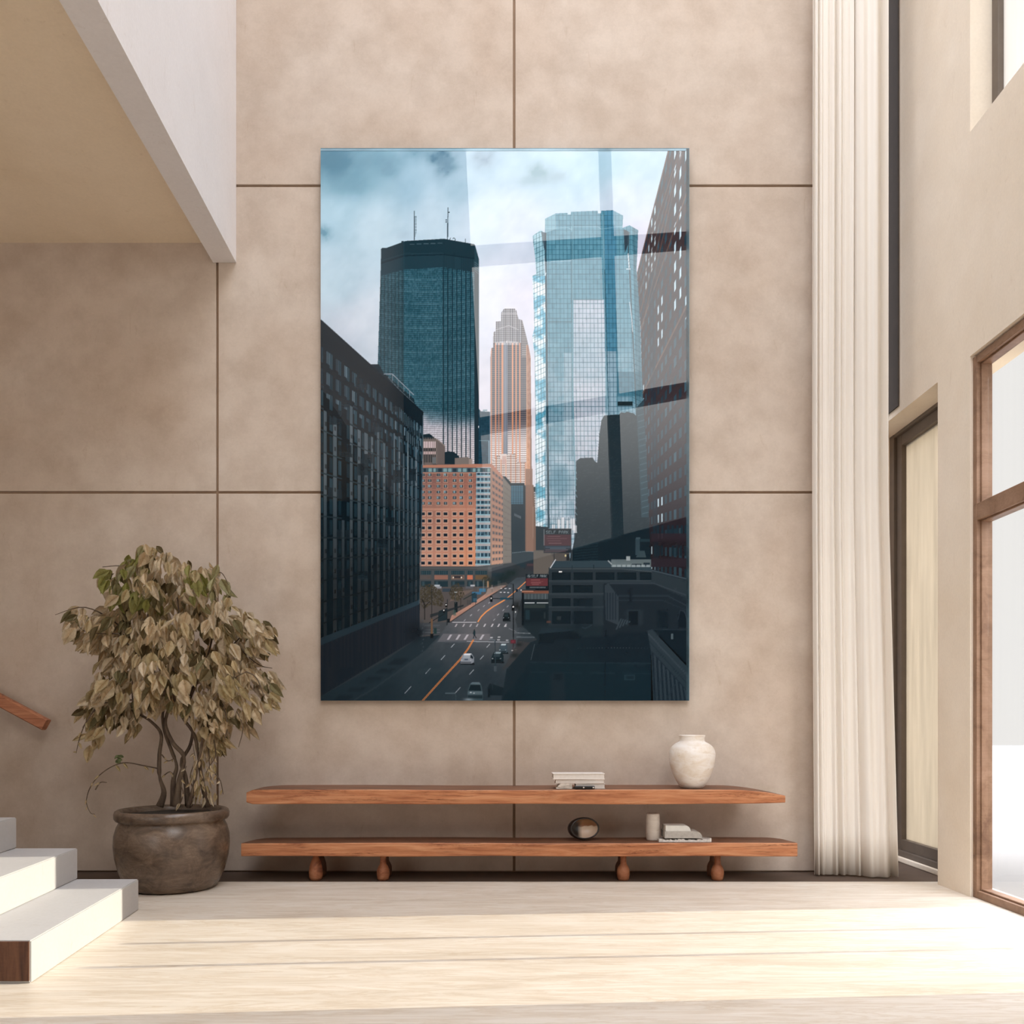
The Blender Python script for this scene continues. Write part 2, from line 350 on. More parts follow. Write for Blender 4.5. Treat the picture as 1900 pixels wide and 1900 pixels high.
# right brick tower, laid out from the street's vanishing point ----
VX, VY = 1054., 1007.
E = [(1240, 276), (1278, 276), (1278, 1150), (1208, 1130), (1208, 1046), (1205, 985), (1199, 830), (1193, 742), (1188, 600), (1182, 506), (1193, 461)]
def towerE(X, Y):
    D = X-VX; w = 4270./D; h = (VY-Y)/D
    base = mixc((60, 49, 51), (43, 36, 43), ss(500, 1000, Y)) + ((fbm(X, Y, .4, 2)-.5)*8)[..., None]
    ci = np.floor(w); cf = w-ci
    rp = .178; ri = np.floor(h/rp); rf = h/rp-ri
    win = (cf > .26) & (cf < .76) & (rf > .24) & (rf < .74)
    r = hsh(ci.astype(np.int64), ri.astype(np.int64), 8)
    wc = mixc((30, 52, 64), (58, 86, 98), r); base = base*(1+.0*r)[..., None]
    c = np.where(win[..., None], wc, base)
    top = ss(1.9, 2.5, h)
    lit = win & ((hsh(np.floor(ci/2).astype(np.int64), np.floor(ri/3).astype(np.int64), 21) > 1-.22*(h > 1.9)-.08) & (cf > .34) & (cf < .64))
    c = np.where(lit[..., None], np.array((196, 216, 224), np.float32), c)
    rib = np.abs(np.mod(h, .95)-.1) < .016
    c = np.where((rib & (h > 1.5))[..., None], np.array((96, 74, 66), np.float32), c)
    gl = (np.abs(X-(1208+(Y-520)*.018)) < 5) & (Y > 505) & (Y < 1060)
    c = np.where(gl[..., None], c*.55+np.array((28, 46, 60), np.float32)*.45, c)
    d = ss(930, 1010, Y)
    c = c*(1-.25*d[..., None])
    return c, np.ones(X.shape, np.float32)
poly(E, None, 1, towerE)
for k in range(4): line([(1182+k*3, 520+k*30), (1262+k*2, 276)], 1.3, (98, 78, 70), .75)
line([(1205, 985), (1278, 962)], 0.1, (60, 50, 54))
rect(1208, 990, 1278, 1005, (42, 34, 41), .9); rect(1208, 1036, 1278, 1052, (40, 33, 40), .95)
for x in (1214, 1220, 1226, 1247, 1254, 1261, 1270): rect(x, 1013, x+3.6, 1031, (20, 36, 44))
for x in (1212, 1219, 1227, 1238, 1246, 1255, 1263, 1270): poly([(x, 975), (x+4, 974), (x+4, 990), (x, 990)], (22, 42, 52))
poly([(1208, 1056), (1278, 1073), (1278, 1122), (1208, 1086)], (30, 40, 48)); line([(1208, 1058), (1278, 1075)], 2, (62, 74, 82)); line([(1208, 1066), (1278, 1084)], 1.2, (44, 56, 64))
for k in range(11): poly([(1212+k*6.2, 1070+k*1.7), (1215+k*6.2, 1071+k*1.7), (1215+k*6.2, 1088+k*3.2), (1212+k*6.2, 1086+k*3.2)], (54, 62, 70), .8)

# left apartment block --------------------------------------------
F = [(595, 593.5), (687, 676), (786, 766), (783, 940), (779, 1050), (778, 1122), (780, 1182), (720, 1222), (650, 1262), (595, 1292)]
poly([(686, 676), (703, 676), (712, 692), (768, 740), (772, 760), (690, 690)], (20, 38, 46))
line([(712, 694), (728, 694), (768, 733)], 1.3, (150, 160, 168)); line([(720, 700), (740, 722), (768, 748)], .8, (110, 124, 132)); 
for x, y in ((728, 694), (739, 704), (749, 713), (760, 724)): line([(x, y), (x, y+14)], .9, (130, 142, 150))
for k in range(10): line([(722+k*4.6, 700+k*4), (730+k*4, 716+k*3.4)], .8, (60, 78, 86), .7)
def aptF(X, Y):
    D = VX-X; w = 11336./D - 24; h = (VY-Y)/D
    roof = .9 - .0
    dark = np.array((11, 25, 32), np.float32)
    c = np.zeros(X.shape+(3,), np.float32)+dark
    ci = np.floor(w); cf = w-ci
    rp = .0875; ri = np.floor((h+.42)/rp); rf = (h+.42)/rp-ri
    cI = ci.astype(np.int64); rI = ri.astype(np.int64)
    r = hsh(cI, rI, 11); rc = hsh(cI, cI*0, 14)
    fade = 1-.55*ss(860, 1130, Y)
    pan = (cf < .30+.24*rc) & (rf > .06)
    pc = mixc((64, 79, 87), (90, 101, 107), r)*fade[..., None]
    topd = ((h > .63) | ((h > .54) & (r > .5)))
    topd |= (cf > 0) & (np.mod(ci, 7) == 3) & (h > .1)
    vents = (cf > .12) & (cf < .34) & (rf > .30) & (rf < .5)
    pc = np.where((vents & (r > .45))[..., None], pc*.62, pc)
    c = np.where((pan & ~topd)[..., None], pc, c)
    # glazing
    glz = (cf > .62) & (cf < .92) & (rf > .18) & (rf < .9)
    gc = mixc((22, 44, 54), (52, 80, 92), hsh(cI, rI, 15))*fade[..., None]
    c = np.where((glz)[..., None], gc, c)
    c = np.where((glz & (np.abs(cf-.77) < .03))[..., None], dark, c)
    # slabs
    sl = (rf < .07)
    c = np.where((sl & ~topd)[..., None], np.array((44, 58, 64), np.float32)*fade[..., None], c)
    # upper lights
    up = (h > .60) & (h < .80) & (cf > .3) & (cf < .62) & (rf > .3) & (rf < .88)
    c = np.where((up & (np.mod(cf*8, 1) > .4))[..., None], mixc((40, 60, 70), (120, 140, 150), hsh(cI, rI, 19)*(X/786.)), c)
    # balconies
    bal = (hsh(cI, rI, 23) > .74) & (cf > .42) & (rf < .46) & (h < .64)
    c = np.where(bal[..., None], np.where((np.mod(rf*22, 1) > .5)[..., None], np.array((16, 30, 38), np.float32), np.array((40, 54, 62), np.float32)*fade[..., None]), c)
    roofb = h > .80
    c = np.where(roofb[..., None], dark, c)
    low = h < -.41-.0*X
    lc = mixc((24, 32, 40), (32, 36, 42), (np.mod(w, .5) > .25).astype(np.float32))
    c = np.where(low[..., None], lc, c)
    c = np.where(((h < -.385) & (h > -.415))[..., None], np.array((36, 50, 58), np.float32), c)
    c = c*(1+.25*ss(700, 790, X))[..., None]
    return c, np.ones(X.shape, np.float32)
poly(F, None, 1, aptF)
for x, y, w, h in [(612, 762, 24, 26), (628, 826, 24, 22), (660, 700, 22, 24), (690, 780, 18, 22), (664, 860, 20, 22), (727, 744, 18, 20), (748, 768, 20, 24), (752, 800, 18, 22), (730, 872, 16, 24), (676, 842, 16, 18), (758, 870, 14, 22), (634, 742, 14, 14), (700, 1000, 18, 16), (716, 960, 16, 16), (734, 1010, 14, 18), (664, 1060, 18, 14)]:
    rect(x, y, x+w, y+h, (15, 28, 35), .75)
    for k in range(4): line([(x, y+h*.55+k*2.6), (x+w, y+h*.55+k*2.6+w*.12)], .7, (58, 74, 82), .5)
line([(785, 770), (782, 1000), (778, 1120)], 1.6, (84, 100, 108), .8); line([(595, 593.5), (786, 766)], 2.2, (16, 30, 38))
rect(756, 800, 757.2, 880, (120, 138, 146), .7); line([(757, 838), (757, 890)], 1, (130, 146, 152), .7)
for k in range(13): rect(741+k*3.1, 765+k*3.3-9, 742+k*3.1, 778+k*3.3, (100, 122, 132), .6)
for k in range(7): rect(754+k*3.6, 800+k*3, 755.2+k*3.6, 818+k*3, (110, 132, 142), .6)

# street level -----------------------------------------------------
poly([(779, 1053), (884, 1052), (934, 1046), (950, 1044), (992, 1062), (1000, 1300), (595, 1300), (595, 1292), (778, 1182)], (50, 56, 60))
rect(779, 1051, 884, 1090, (72, 76, 78)); poly([(884, 1051), (934, 1046), (934, 1075), (905, 1092), (884, 1092)], (76, 78, 80)); poly([(912, 1054), (950, 1044), (952, 1062), (912, 1086)], (54, 60, 66))
rect(779, 1053, 912, 1055, (88, 90, 90))
for a, b in ((781, 800), (806, 831), (837, 862), (867, 877), (882, 904)): rect(a, 1059, b, 1066, (38, 60, 68)); rect(a, 1078, b, 1089, (34, 52, 60)); rect(a+2, 1079, a+7, 1087, (74, 96, 104), .5)
for a in range(783, 904, 4): rect(a, 1059, a+.6, 1066, (84, 100, 106), .6)
rect(806, 1067, 831, 1075, (142, 102, 88)); rect(837, 1067, 862, 1075, (120, 98, 86)); rect(840, 1068.5, 859, 1073, (58, 54, 56)); rect(840, 1070, 842, 1073, (236, 220, 200)); rect(855, 1070, 857.5, 1073, (236, 220, 200)); rect(867, 1067, 877, 1075, (196, 116, 88)); rect(882, 1067, 904, 1075, (104, 84, 62)); rect(786, 1069, 798, 1073, (70, 66, 64)); rect(779, 1067, 800, 1075, (100, 86, 80), .6)
rect(912, 1062, 934, 1070, (40, 58, 68), .8)
# forecourt and pavement
poly([(779, 1090), (905, 1088), (938, 1080), (944, 1086), (880, 1123), (834, 1154), (816, 1178), (779, 1182)], (86, 80, 78))
poly([(940, 1086), (912, 1094), (872, 1122), (838, 1142), (834, 1154), (880, 1123)], (180, 136, 118))
poly([(905, 1092), (930, 1086), (938, 1086), (922, 1096), (900, 1106)], (150, 130, 120)); poly([(846, 1098), (880, 1094), (850, 1112), (834, 1116)], (110, 96, 88)); poly([(836, 1146), (848, 1138), (866, 1132), (846, 1148)], (170, 128, 112))
for x, y, w, h, c in [(803, 1088, 16, 4, (150, 152, 156)), (806, 1085, 10, 3, (196, 200, 204)), (821, 1092, 16, 6, (52, 66, 78)), (864, 1088, 14, 4, (92, 96, 102)), (873, 1085, 8, 3, (196, 196, 200)), (838, 1085, 24, 3, (60, 66, 72))]: rect(x, y, x+w, y+h, c, .9)
rect(876, 1098, 893, 1103, (58, 112, 146), .9); rect(889, 1092, 901, 1098, (62, 120, 156), .9); rect(875, 1101, 885, 1118, (34, 62, 76), .85); rect(878, 1110, 885, 1116, (70, 110, 130), .6); line([(860, 1112), (882, 1100)], 1.6, (40, 54, 50))
for x in (867, 870, 873, 877, 882): rect(x, 1113, x+.8, 1122, (46, 54, 60))
# road
R = [(938, 1088), (958, 1072), (980, 1070), (984, 1078), (968, 1110), (956, 1150), (960, 1164), (1004, 1168), (1004, 1184), (960, 1186), (956, 1220), (940, 1300), (645, 1300), (690, 1278), (750, 1236), (790, 1206), (816, 1178), (834, 1154), (880, 1123)]
def road(X, Y):
    c = field([(900, 1130, (104, 102, 106)), (880, 1165, (98, 98, 101)), (960, 1090, (78, 84, 90)), (960, 1075, (60, 70, 76)), (850, 1215, (62, 70, 76)), (800, 1260, (44, 56, 63)), (700, 1290, (34, 46, 53)), (900, 1260, (46, 55, 62)), (940, 1180, (80, 84, 88)), (980, 1175, (50, 60, 66))], X, Y, 40)
    return c+((fbm(X, Y, .25, 5)-.5)*10)[..., None], np.ones(X.shape, np.float32)
poly(R, None, 1, road)
poly([(816, 1178), (834, 1154), (779, 1156), (779, 1178)], (70, 74, 78))
for y in (1160, 1168, 1173): rect(788, y, 816, y+1, (120, 126, 130), .5)
poly([(778, 1182), (816, 1178), (790, 1206), (750, 1236), (690, 1278), (650, 1300), (595, 1300), (595, 1292), (650, 1262), (720, 1222)], (36, 48, 55))
line([(816, 1180), (790, 1208), (750, 1238), (690, 1280), (655, 1300)], 3, (52, 62, 68), .8); line([(942, 1087), (880, 1124), (834, 1155)], 1.6, (60, 52, 50), .8)
for k in range(5): poly([(735-k*26, 1222+k*17), (760-k*26, 1224+k*17), (748-k*26, 1232+k*17), (720-k*26, 1232+k*17)], (26, 36, 43), .8)
# crossings
for x in (845, 859, 872, 884, 898, 912, 924, 936.5): poly([(x-1.5, 1163), (x+1.5, 1157.5), (x+4.2, 1157.5), (x+1.2, 1163)], (214, 208, 212) if x > 890 else (188, 180, 184), .85)
line([(839, 1154.6), (884, 1154.6)], 1.2, (190, 186, 190)); poly([(822, 1176), (909, 1176), (910, 1188), (812, 1190)], (130, 124, 128), .55)
for x in (833, 849, 864, 893): poly([(x-4, 1187), (x+2, 1177.5), (x+6, 1177.5), (x, 1187)], (206, 200, 206), .8)
for x, y in ((912, 1183), (926, 1182), (925, 1187), (941, 1188)): rect(x-2.5, y-1, x+2.5, y+1.2, (206, 206, 210), .8)
line([(866, 1190), (944, 1191.5)], 1.3, (170, 172, 176)); line([(812, 1190.5), (870, 1191)], 1.6, (96, 100, 106), .8)
line([(954, 1174), (1000, 1176)], 1, (150, 156, 158), .8); line([(958, 1182), (1000, 1182.5)], 1, (130, 138, 142), .8); line([(944, 1166), (958, 1172)], 1, (150, 150, 154), .7)
for k, (x, y) in enumerate([(929, 1099), (936, 1099), (943, 1099.5), (938, 1092), (946, 1092), (930, 1092)]): rect(x-1.8, y-.8, x+1.8, y+.8, (220, 218, 222), .9)
# lane dashes
for x, y, s in [(840, 1198, 3.2), (822, 1220, 3.8), (794, 1245, 4.6), (757, 1280, 6), (906, 1198, 3), (894, 1220, 3.4), (875, 1247, 4.2), (849, 1281, 5.2)]:
    line([(x-s, y+s*1.1), (x+s, y-s*1.1)], 1.3, (196, 200, 204), .85)
for x, y in [(862, 1151), (874, 1141.5), (888, 1132), (898, 1124.5), (917, 1150), (924, 1140.5), (934, 1132), (942, 1125), (908, 1118)]: line([(x-1.6, y+1.6), (x+1.6, y-1.6)], 1.3, (200, 198, 202), .7)
for dx in (0, 2.6): line([(783+dx, 1300), (819+dx, 1260), (854+dx, 1222), (868+dx*.8, 1203), (877.5+dx*.7, 1187)], 1.3, (232, 140, 74))
line([(886.5, 1154), (893, 1144), (902, 1135), (916, 1125), (936, 1113.5)], 2.3, (232, 152, 92)); line([(936, 1113.5), (953, 1100), (966, 1088), (978, 1077)], 1.6, (222, 142, 88)); rect(775, 1240, 830, 1248, (58, 70, 74), .35)
# trees, bushes
def leafy(X, Y):
    n = fbm(X, Y, .35, 12)
    return mixc((40, 40, 34), (92, 82, 60), n), (fbm(X, Y, .5, 44) > .42).astype(np.float32)*.9
poly([(780, 1086), (800, 1083), (818, 1096), (824, 1112), (820, 1126), (800, 1122), (786, 1130), (779, 1120)], None, 1, leafy)
poly([(838, 1088), (850, 1081), (858, 1090), (862, 1104), (852, 1116), (838, 1112), (833, 1100)], None, 1, leafy)
poly([(893, 1074), (905, 1066), (914, 1078), (910, 1090), (898, 1086)], None, 1, leafy)
line([(788, 1150), (788, 1122), (783, 1112)], 2, (34, 34, 34)); line([(788, 1126), (797, 1116)], 1.2, (34, 34, 34)); line([(855, 1131), (855, 1108)], 1, (50, 44, 40)); rect(843, 1117, 849, 1136, (24, 34, 38)); rect(841, 1132, 846, 1142, (60, 90, 84), .6)
blob(770, 1172, 18, 16, (18, 26, 32), .9, .4, 7); blob(930, 1072, 16, 8, (24, 40, 42), .9, .6, 8); blob(916, 1082, 12, 7, (28, 44, 48), .9, .6, 9); blob(948, 1062, 12, 6, (26, 42, 42), .8, .6, 10); blob(960, 1124, 7, 9, (28, 30, 30), .9, .5, 12)
poly([(814, 1134), (830, 1128), (830, 1150), (812, 1154)], (34, 48, 54)); rect(829, 1148, 835, 1155, (20, 28, 32)); poly([(798, 1140), (860, 1122), (860, 1125), (798, 1146)], (34, 42, 46), .8)
line([(796, 1156), (826, 1138)], 1.4, (30, 36, 38)); line([(829.5, 1160), (830, 1112)], 1, (34, 42, 46)); 
for x, y in ((828, 1122.5), (823.5, 1133)): rect(x-2, y-3, x+2, y+4, (16, 22, 26)); rect(x-1, y-1.4, x+1, y+.6, (250, 246, 244))
rect(800.4, 1092, 801.8, 1155, (42, 44, 44)); rect(799.5, 1148, 803, 1184, (110, 84, 62)); rect(798, 1176, 804, 1184, (22, 26, 28)); rect(805, 1165, 810, 1176, (38, 60, 60)); 
for x in (886, 896, 903, 924, 927): rect(x, 1078, x+.9, 1100, (110, 120, 120), .6)
rect(896.6, 1075, 898, 1096, (120, 128, 128), .7); line([(845, 1098), (845, 1120)], .8, (70, 78, 80)); rect(843, 1098, 848, 1099.5, (170, 180, 182)); rect(904, 1078, 906.5, 1090, (196, 150, 112), .8); rect(912, 1086, 914, 1098, (120, 110, 104)); rect(910, 1090, 915, 1092, (190, 180, 174), .6)
for k in range(9): rect(783+(k % 2)*1.5, 1150+k*7, 785+(k % 2)*1.5, 1153+k*7, (66, 76, 84), .6)
# walker
line([(880, 1178), (878.2, 1184.5)], 1.3, (24, 32, 40)); line([(880.4, 1178), (883.8, 1184)], 1.3, (24, 32, 40)); rect(878.6, 1170.4, 882, 1178.5, (30, 48, 54)); rect(879.2, 1167.6, 880.9, 1170.4, (36, 34, 36)); line([(879, 1172), (877.6, 1176)], 1, (34, 46, 52))
# cars
def car(x, y, w, h, body, roof, glass):
    poly([(x-w*.52, y+h*.42), (x+w*.5, y+h*.42), (x+w*.56, y+h*.62), (x-w*.5, y+h*.6)], (14, 20, 24), .8)
    poly([(x-w*.5, y+h*.1), (x-w*.3, y-h*.48), (x+w*.32, y-h*.5), (x+w*.5, y-h*.1), (x+w*.5, y+h*.35), (x+w*.3, y+h*.5), (x-w*.5, y+h*.48)], body)
    poly([(x-w*.34, y-h*.02), (x-w*.24, y-h*.3), (x+w*.22, y-h*.3), (x+w*.2, y-h*.02)], glass)
    poly([(x-w*.28, y-h*.32), (x-w*.2, y-h*.5), (x+w*.3, y-h*.5), (x+w*.24, y-h*.32)], roof)
    rect(x-w*.48, y+h*.3, x+w*.28, y+h*.46, tuple(q*.55 for q in body), .8); rect(x-w*.46, y+h*.1, x-w*.34, y+h*.2, (220, 220, 222), .7); rect(x+w*.2, y+h*.1, x+w*.3, y+h*.2, (220, 220, 222), .5)
car(867, 1222, 25, 19, (150, 154, 162), (236, 236, 240), (170, 176, 184)); poly([(872.5, 1220), (873.5, 1214), (878, 1219), (877.5, 1223)], (26, 36, 44)); rect(862, 1222.5, 868, 1225, (60, 74, 92), .8)
car(934, 1203, 17, 17, (64, 80, 88), (196, 208, 212), (70, 86, 94)); car(923, 1219, 23, 19, (26, 40, 46), (150, 166, 170), (52, 66, 72)); car(940, 1144, 14, 15, (22, 32, 36), (34, 46, 50), (40, 54, 58))
poly([(868, 1300), (867, 1285), (871, 1270), (876, 1266), (890, 1266), (894, 1274), (896, 1290), (896, 1300)], (70, 86, 92)); poly([(872, 1269), (876, 1266), (889, 1266), (892, 1270)], (112, 128, 134)); poly([(869.5, 1281), (873, 1271), (891, 1271), (893, 1282)], (22, 34, 40)); rect(868, 1283, 895, 1288, (112, 128, 134), .8); rect(868, 1290, 895, 1296, (36, 48, 54)); rect(872, 1284, 875, 1286, (220, 224, 226)); rect(878, 1285, 881, 1287, (190, 196, 198)); blob(869, 1298, 8, 2.5, (170, 180, 186), .9); rect(826, 1285, 845, 1287.5, (96, 110, 116), .8); line([(845, 1287), (846, 1300)], 1, (70, 84, 90))
# lamp posts and signals
line([(911, 1110.5), (952, 1111)], 1.5, (30, 38, 42)); rect(928, 1109, 945, 1112.6, (34, 70, 86)); rect(909, 1106.5, 914, 1117, (14, 18, 22)); rect(910.4, 1109, 912.6, 1111.4, (252, 252, 250)); line([(952.3, 1083), (952.6, 1200)], 1.8, (24, 30, 34)); line([(946, 1082.4), (952.5, 1084)], 1.2, (50, 58, 62)); rect(949.5, 1122, 955, 1133, (16, 20, 24)); rect(951, 1124.6, 953.6, 1127.2, (255, 255, 250)); rect(955.5, 1134, 957.6, 1137, (240, 240, 236), .9); rect(957, 1093, 961, 1098, (24, 34, 44)); rect(966, 1094, 968, 1096, (230, 220, 216)); rect(947, 1187, 957, 1194, (96, 44, 52)); rect(949, 1189, 954, 1192, (120, 50, 60)); line([(952, 1195), (952, 1212)], 3, (70, 60, 62), .7); rect(949, 1206, 952, 1208, (210, 206, 200)); rect(955, 1205, 959, 1206.5, (170, 150, 130)); rect(936, 1160, 940, 1163, (200, 196, 198), .7)
line([(918.6, 1188), (919.5, 1300)], 1.5, (48, 60, 68)); line([(908, 1186), (919, 1188)], 1.7, (110, 120, 126)); rect(916.5, 1236, 921, 1246, (84, 92, 98), .7); poly([(905, 1276), (909, 1268), (934, 1276), (934, 1290), (905, 1290)], (22, 34, 40)); line([(913, 1262), (914, 1280)], 1.2, (40, 52, 60)); rect(905, 1277, 909, 1294, (18, 26, 32))
poly([(962, 1190), (984, 1192), (962, 1232), (934, 1240)], (64, 62, 62), .8); blob(963, 1196, 6, 3, (30, 34, 36), .9); blob(955, 1216, 8, 4, (30, 34, 36), .9); poly([(984, 1192), (1000, 1186), (1000, 1300), (930, 1300), (940, 1242)], (28, 40, 47))

# right side street buildings -------------------------------------
poly([(990, 1021), (1056, 1021), (1060, 1066), (990, 1066)], (84, 80, 77)); poly([(990, 1021), (1020, 1023), (1030, 1040), (1014, 1066), (990, 1066)], (98, 92, 86)); rect(1048, 1029, 1052, 1033, (210, 196, 150)); rect(1051, 1028, 1057, 1040, (36, 40, 44)); rect(1060, 1020, 1062, 1050, (60, 66, 70))
# garage
poly([(1022, 1060), (1026, 1041), (1136, 1040), (1208, 1050), (1208, 1062)], (48, 64, 72)); poly([(1134, 1038), (1208, 1038), (1208, 1052), (1134, 1052)], (118, 128, 128), .75); rect(1162, 1032, 1169, 1040, (150, 158, 158)); rect(1172, 1046, 1190, 1049, (36, 50, 58)); rect(1194, 1044, 1206, 1050, (34, 48, 56))
for k in range(8): rect(1136+k*9, 1048, 1143+k*9, 1052, (160, 170, 170), .7)
poly([(1018, 1053), (1150, 1053), (1210, 1060), (1278, 1078), (1278, 1170), (1018, 1170)], (40, 50, 56))
for a, b in ((1062, 1076.5), (1086, 1100.5), (1110, 1125), (1134, 1158)):
    for x0, x1 in ((1024, 1059), (1064, 1100), (1105, 1140), (1145, 1181), (1187, 1209)):
        if a > 1080 and x0 > 1100: continue
        rect(x0, a, x1, b, (17, 31, 38)); rect(x0, a, x1, a+1.5, (12, 24, 30))
for y in (1077.5, 1101.5, 1126): line([(1018, y), (1125 if y > 1080 else 1208, y)], 1.2, (62, 72, 78), .8)
line([(1019, 1055), (1150, 1055), (1210, 1061)], 1.6, (66, 76, 80)); line([(1021, 1054), (1031, 1038)], 1.8, (196, 200, 204)); rect(1037, 1060, 1043, 1062, (250, 250, 246)); line([(1128, 1040), (1135, 1047)], 2, (150, 156, 156)); rect(1061, 1049, 1062, 1056, (24, 34, 40)); rect(1101, 1048, 1102, 1055, (24, 34, 40)); rect(1034, 1144, 1041, 1150, (50, 58, 62), .7)
# signs
def glyphs(s, x, y, w, h, col, a=1.):
    F5 = {'S': "01111 10000 10000 01110 00001 00001 11110", 'E': "11111 10000 10000 11110 10000 10000 11111", 'L': "10000 10000 10000 10000 10000 10000 11111", 'F': "11111 10000 10000 11110 10000 10000 10000",
          'P': "11110 10001 10001 11110 10000 10000 10000", 'A': "01110 10001 10001 11111 10001 10001 10001", 'R': "11110 10001 10001 11110 10100 10010 10001", 'K': "10001 10010 10100 11000 10100 10010 10001"}
    cw = w/len(s); px = cw*.8/5; py = h/7
    for i, ch in enumerate(s):
        if ch == ' ': continue
        for r, row in enumerate(F5[ch].split()):
            for q, b in enumerate(row):
                if b == '1': rect(x+i*cw+q*px, y+r*py, x+i*cw+(q+1.15)*px, y+(r+1.1)*py, col, a)
rect(1008.5, 981, 1060.5, 1026, (38, 44, 50)); rect(1009.5, 983, 1059.5, 992, (28, 40, 46)); glyphs("SELF PARK", 1013, 984.6, 43, 5.6, (112, 124, 128)); rect(1009.5, 992, 1059.5, 1012.5, (72, 46, 52))
for y, a, b in ((995, 1016, 1040), (998.8, 1014, 1052), (1003, 1016, 1040), (1007.4, 1018, 1042)): rect(a, y, b, y+1, (118, 88, 92), .8)
rect(1009.5, 1013, 1059.5, 1018.5, (34, 50, 62)); rect(1012, 1014.5, 1058, 1016, (84, 98, 110), .7); rect(1012, 1019, 1054, 1022, (66, 60, 68)); rect(1020, 1017, 1050, 1018.4, (96, 112, 124), .6); rect(1010, 1022.6, 1050, 1024, (92, 66, 72), .8); line([(1009.4, 982), (1009.4, 1012)], .9, (150, 160, 160)); line([(1028, 1026), (1028, 1040)], 1.2, (40, 46, 50))
rect(975.5, 1065, 1017, 1093, (30, 36, 42)); rect(976, 1065.5, 1016.5, 1072.6, (22, 34, 40)); glyphs("SELF PARK", 986, 1066.6, 29, 4.8, (150, 158, 160)); blob(981.5, 1069, 2.6, 2.6, (170, 176, 178), .9); line([(980, 1071), (983, 1067)], 1, (40, 50, 56)); rect(976, 1073, 1016.5, 1087, (98, 50, 54))
for y, a, b in ((1075.5, 985, 1002), (1078.4, 985, 1008), (1081.2, 985, 1004), (1084, 987, 1000)): rect(a, y, b, y+.8, (178, 126, 124), .7)
rect(976, 1087.5, 1016.5, 1092.6, (22, 34, 40)); 
for k in range(13): rect(983+k*2.3, 1089, 984.4+k*2.3, 1091, (150, 158, 160), .75)
rect(968, 1094, 1018, 1160, (26, 38, 44)); rect(968, 1096, 1018, 1101, (120, 78, 62)); rect(968, 1096, 990, 1098, (196, 140, 116), .7); rect(972, 1101, 1017, 1117, (66, 76, 80)); 
for k in range(7): rect(974+k*6.3, 1102, 975+k*6.3, 1112, (110, 122, 124), .7)
rect(972, 1112, 1017, 1117, (30, 38, 42)); rect(973, 1118, 992, 1119.6, (190, 196, 198)); rect(996, 1118, 1017, 1119.6, (170, 176, 178)); rect(972, 1121, 1012, 1128, (46, 56, 56)); rect(968, 1100, 972, 1160, (12, 22, 28)); rect(973, 1130, 1016, 1156, (20, 32, 38)); rect(975, 1132, 983, 1150, (34, 54, 62), .8); rect(1009, 1136, 1012, 1148, (50, 60, 62), .7); rect(1014, 1152, 1022, 1156, (96, 66, 56), .8)
# dark ground right
poly([(1000, 1160), (1130, 1160), (1130, 1200), (1000, 1190), (968, 1160)], (30, 42, 48))
poly([(1000, 1176), (1002, 1170), (1064, 1168), (1060, 1174)], (34, 48, 56)); poly([(1000, 1176), (1064, 1170), (1080, 1180), (1080, 1196), (998, 1194)], (18, 30, 37))
poly([(1120, 1082), (1130, 1084), (1215, 1084), (1278, 1112), (1278, 1180), (1120, 1180)], (27, 37, 44)); poly([(1122, 1086), (1129, 1082), (1148, 1108), (1148, 1160), (1124, 1150)], (48, 58, 65)); 
for k in range(4): rect(1126+k*5, 1100, 1128+k*5, 1150, (30, 40, 48))
line([(1132, 1082), (1212, 1082), (1278, 1106)], 1.6, (52, 62, 70)); line([(1142, 1106), (1240, 1106), (1278, 1126)], 1.3, (44, 54, 62)); line([(1142, 1114), (1230, 1114), (1278, 1134)], .9, (38, 48, 56)); rect(1168, 1092, 1172, 1120, (20, 30, 37)); rect(1162, 1130, 1190, 1160, (36, 46, 53)); rect(1166, 1134, 1184, 1160, (15, 26, 33)); rect(1220, 1130, 1240, 1166, (18, 30, 38)); poly([(1258, 1166), (1258, 1140), (1264, 1132), (1272, 1140), (1276, 1166)], (16, 27, 35)); line([(1258, 1150), (1262, 1132), (1270, 1134), (1278, 1160)], 1.2, (44, 54, 62))
for k in range(5): poly([(1142+k*6, 1168-k*3.2), (1145+k*6, 1168-k*3.2), (1154+k*4, 1148+k*1), (1151+k*4, 1148+k*1)], (60, 72, 80), .7)
line([(1098, 1160), (1086, 1166), (1080, 1164)], 2, (60, 74, 82), .7); blob(1080, 1150, 22, 18, (18, 30, 38), .8, .6, 61); blob(1098, 1120, 18, 12, (24, 36, 44), .6, .6, 62)
def roofs(X, Y):
    c = field([(1020, 1210, (25, 36, 43)), (1150, 1200, (20, 32, 40)), (1050, 1250, (20, 36, 43)), (1180, 1280, (16, 33, 42)), (1000, 1290, (18, 36, 44))], X, Y, 60)
    return c+((fbm(X, Y, .5, 55)-.5)*7)[..., None], np.ones(X.shape, np.float32)
poly([(996, 1195), (1130, 1178), (1208, 1172), (1208, 1300), (930, 1300), (960, 1262), (984, 1226)], None, 1, roofs)
poly([(984, 1228), (1208, 1230), (1208, 1232), (984, 1230)], (34, 48, 56)); line([(985, 1225), (992, 1195)], 1, (110, 120, 124), .6); poly([(984, 1231), (1150, 1231), (1208, 1246), (1208, 1300), (984, 1300)], (20, 40, 48), .5); rect(1022, 1248, 1047, 1300, (31, 42, 49)); rect(1026, 1252, 1043, 1262, (20, 32, 39)); line([(984, 1247), (1208, 1250)], 1, (30, 46, 54))
for k in range(24): rect(1072+k*5.6, 1201-abs(12-k)*-.12, 1073.2+k*5.6, 1202.6, (112, 110, 112), .6)
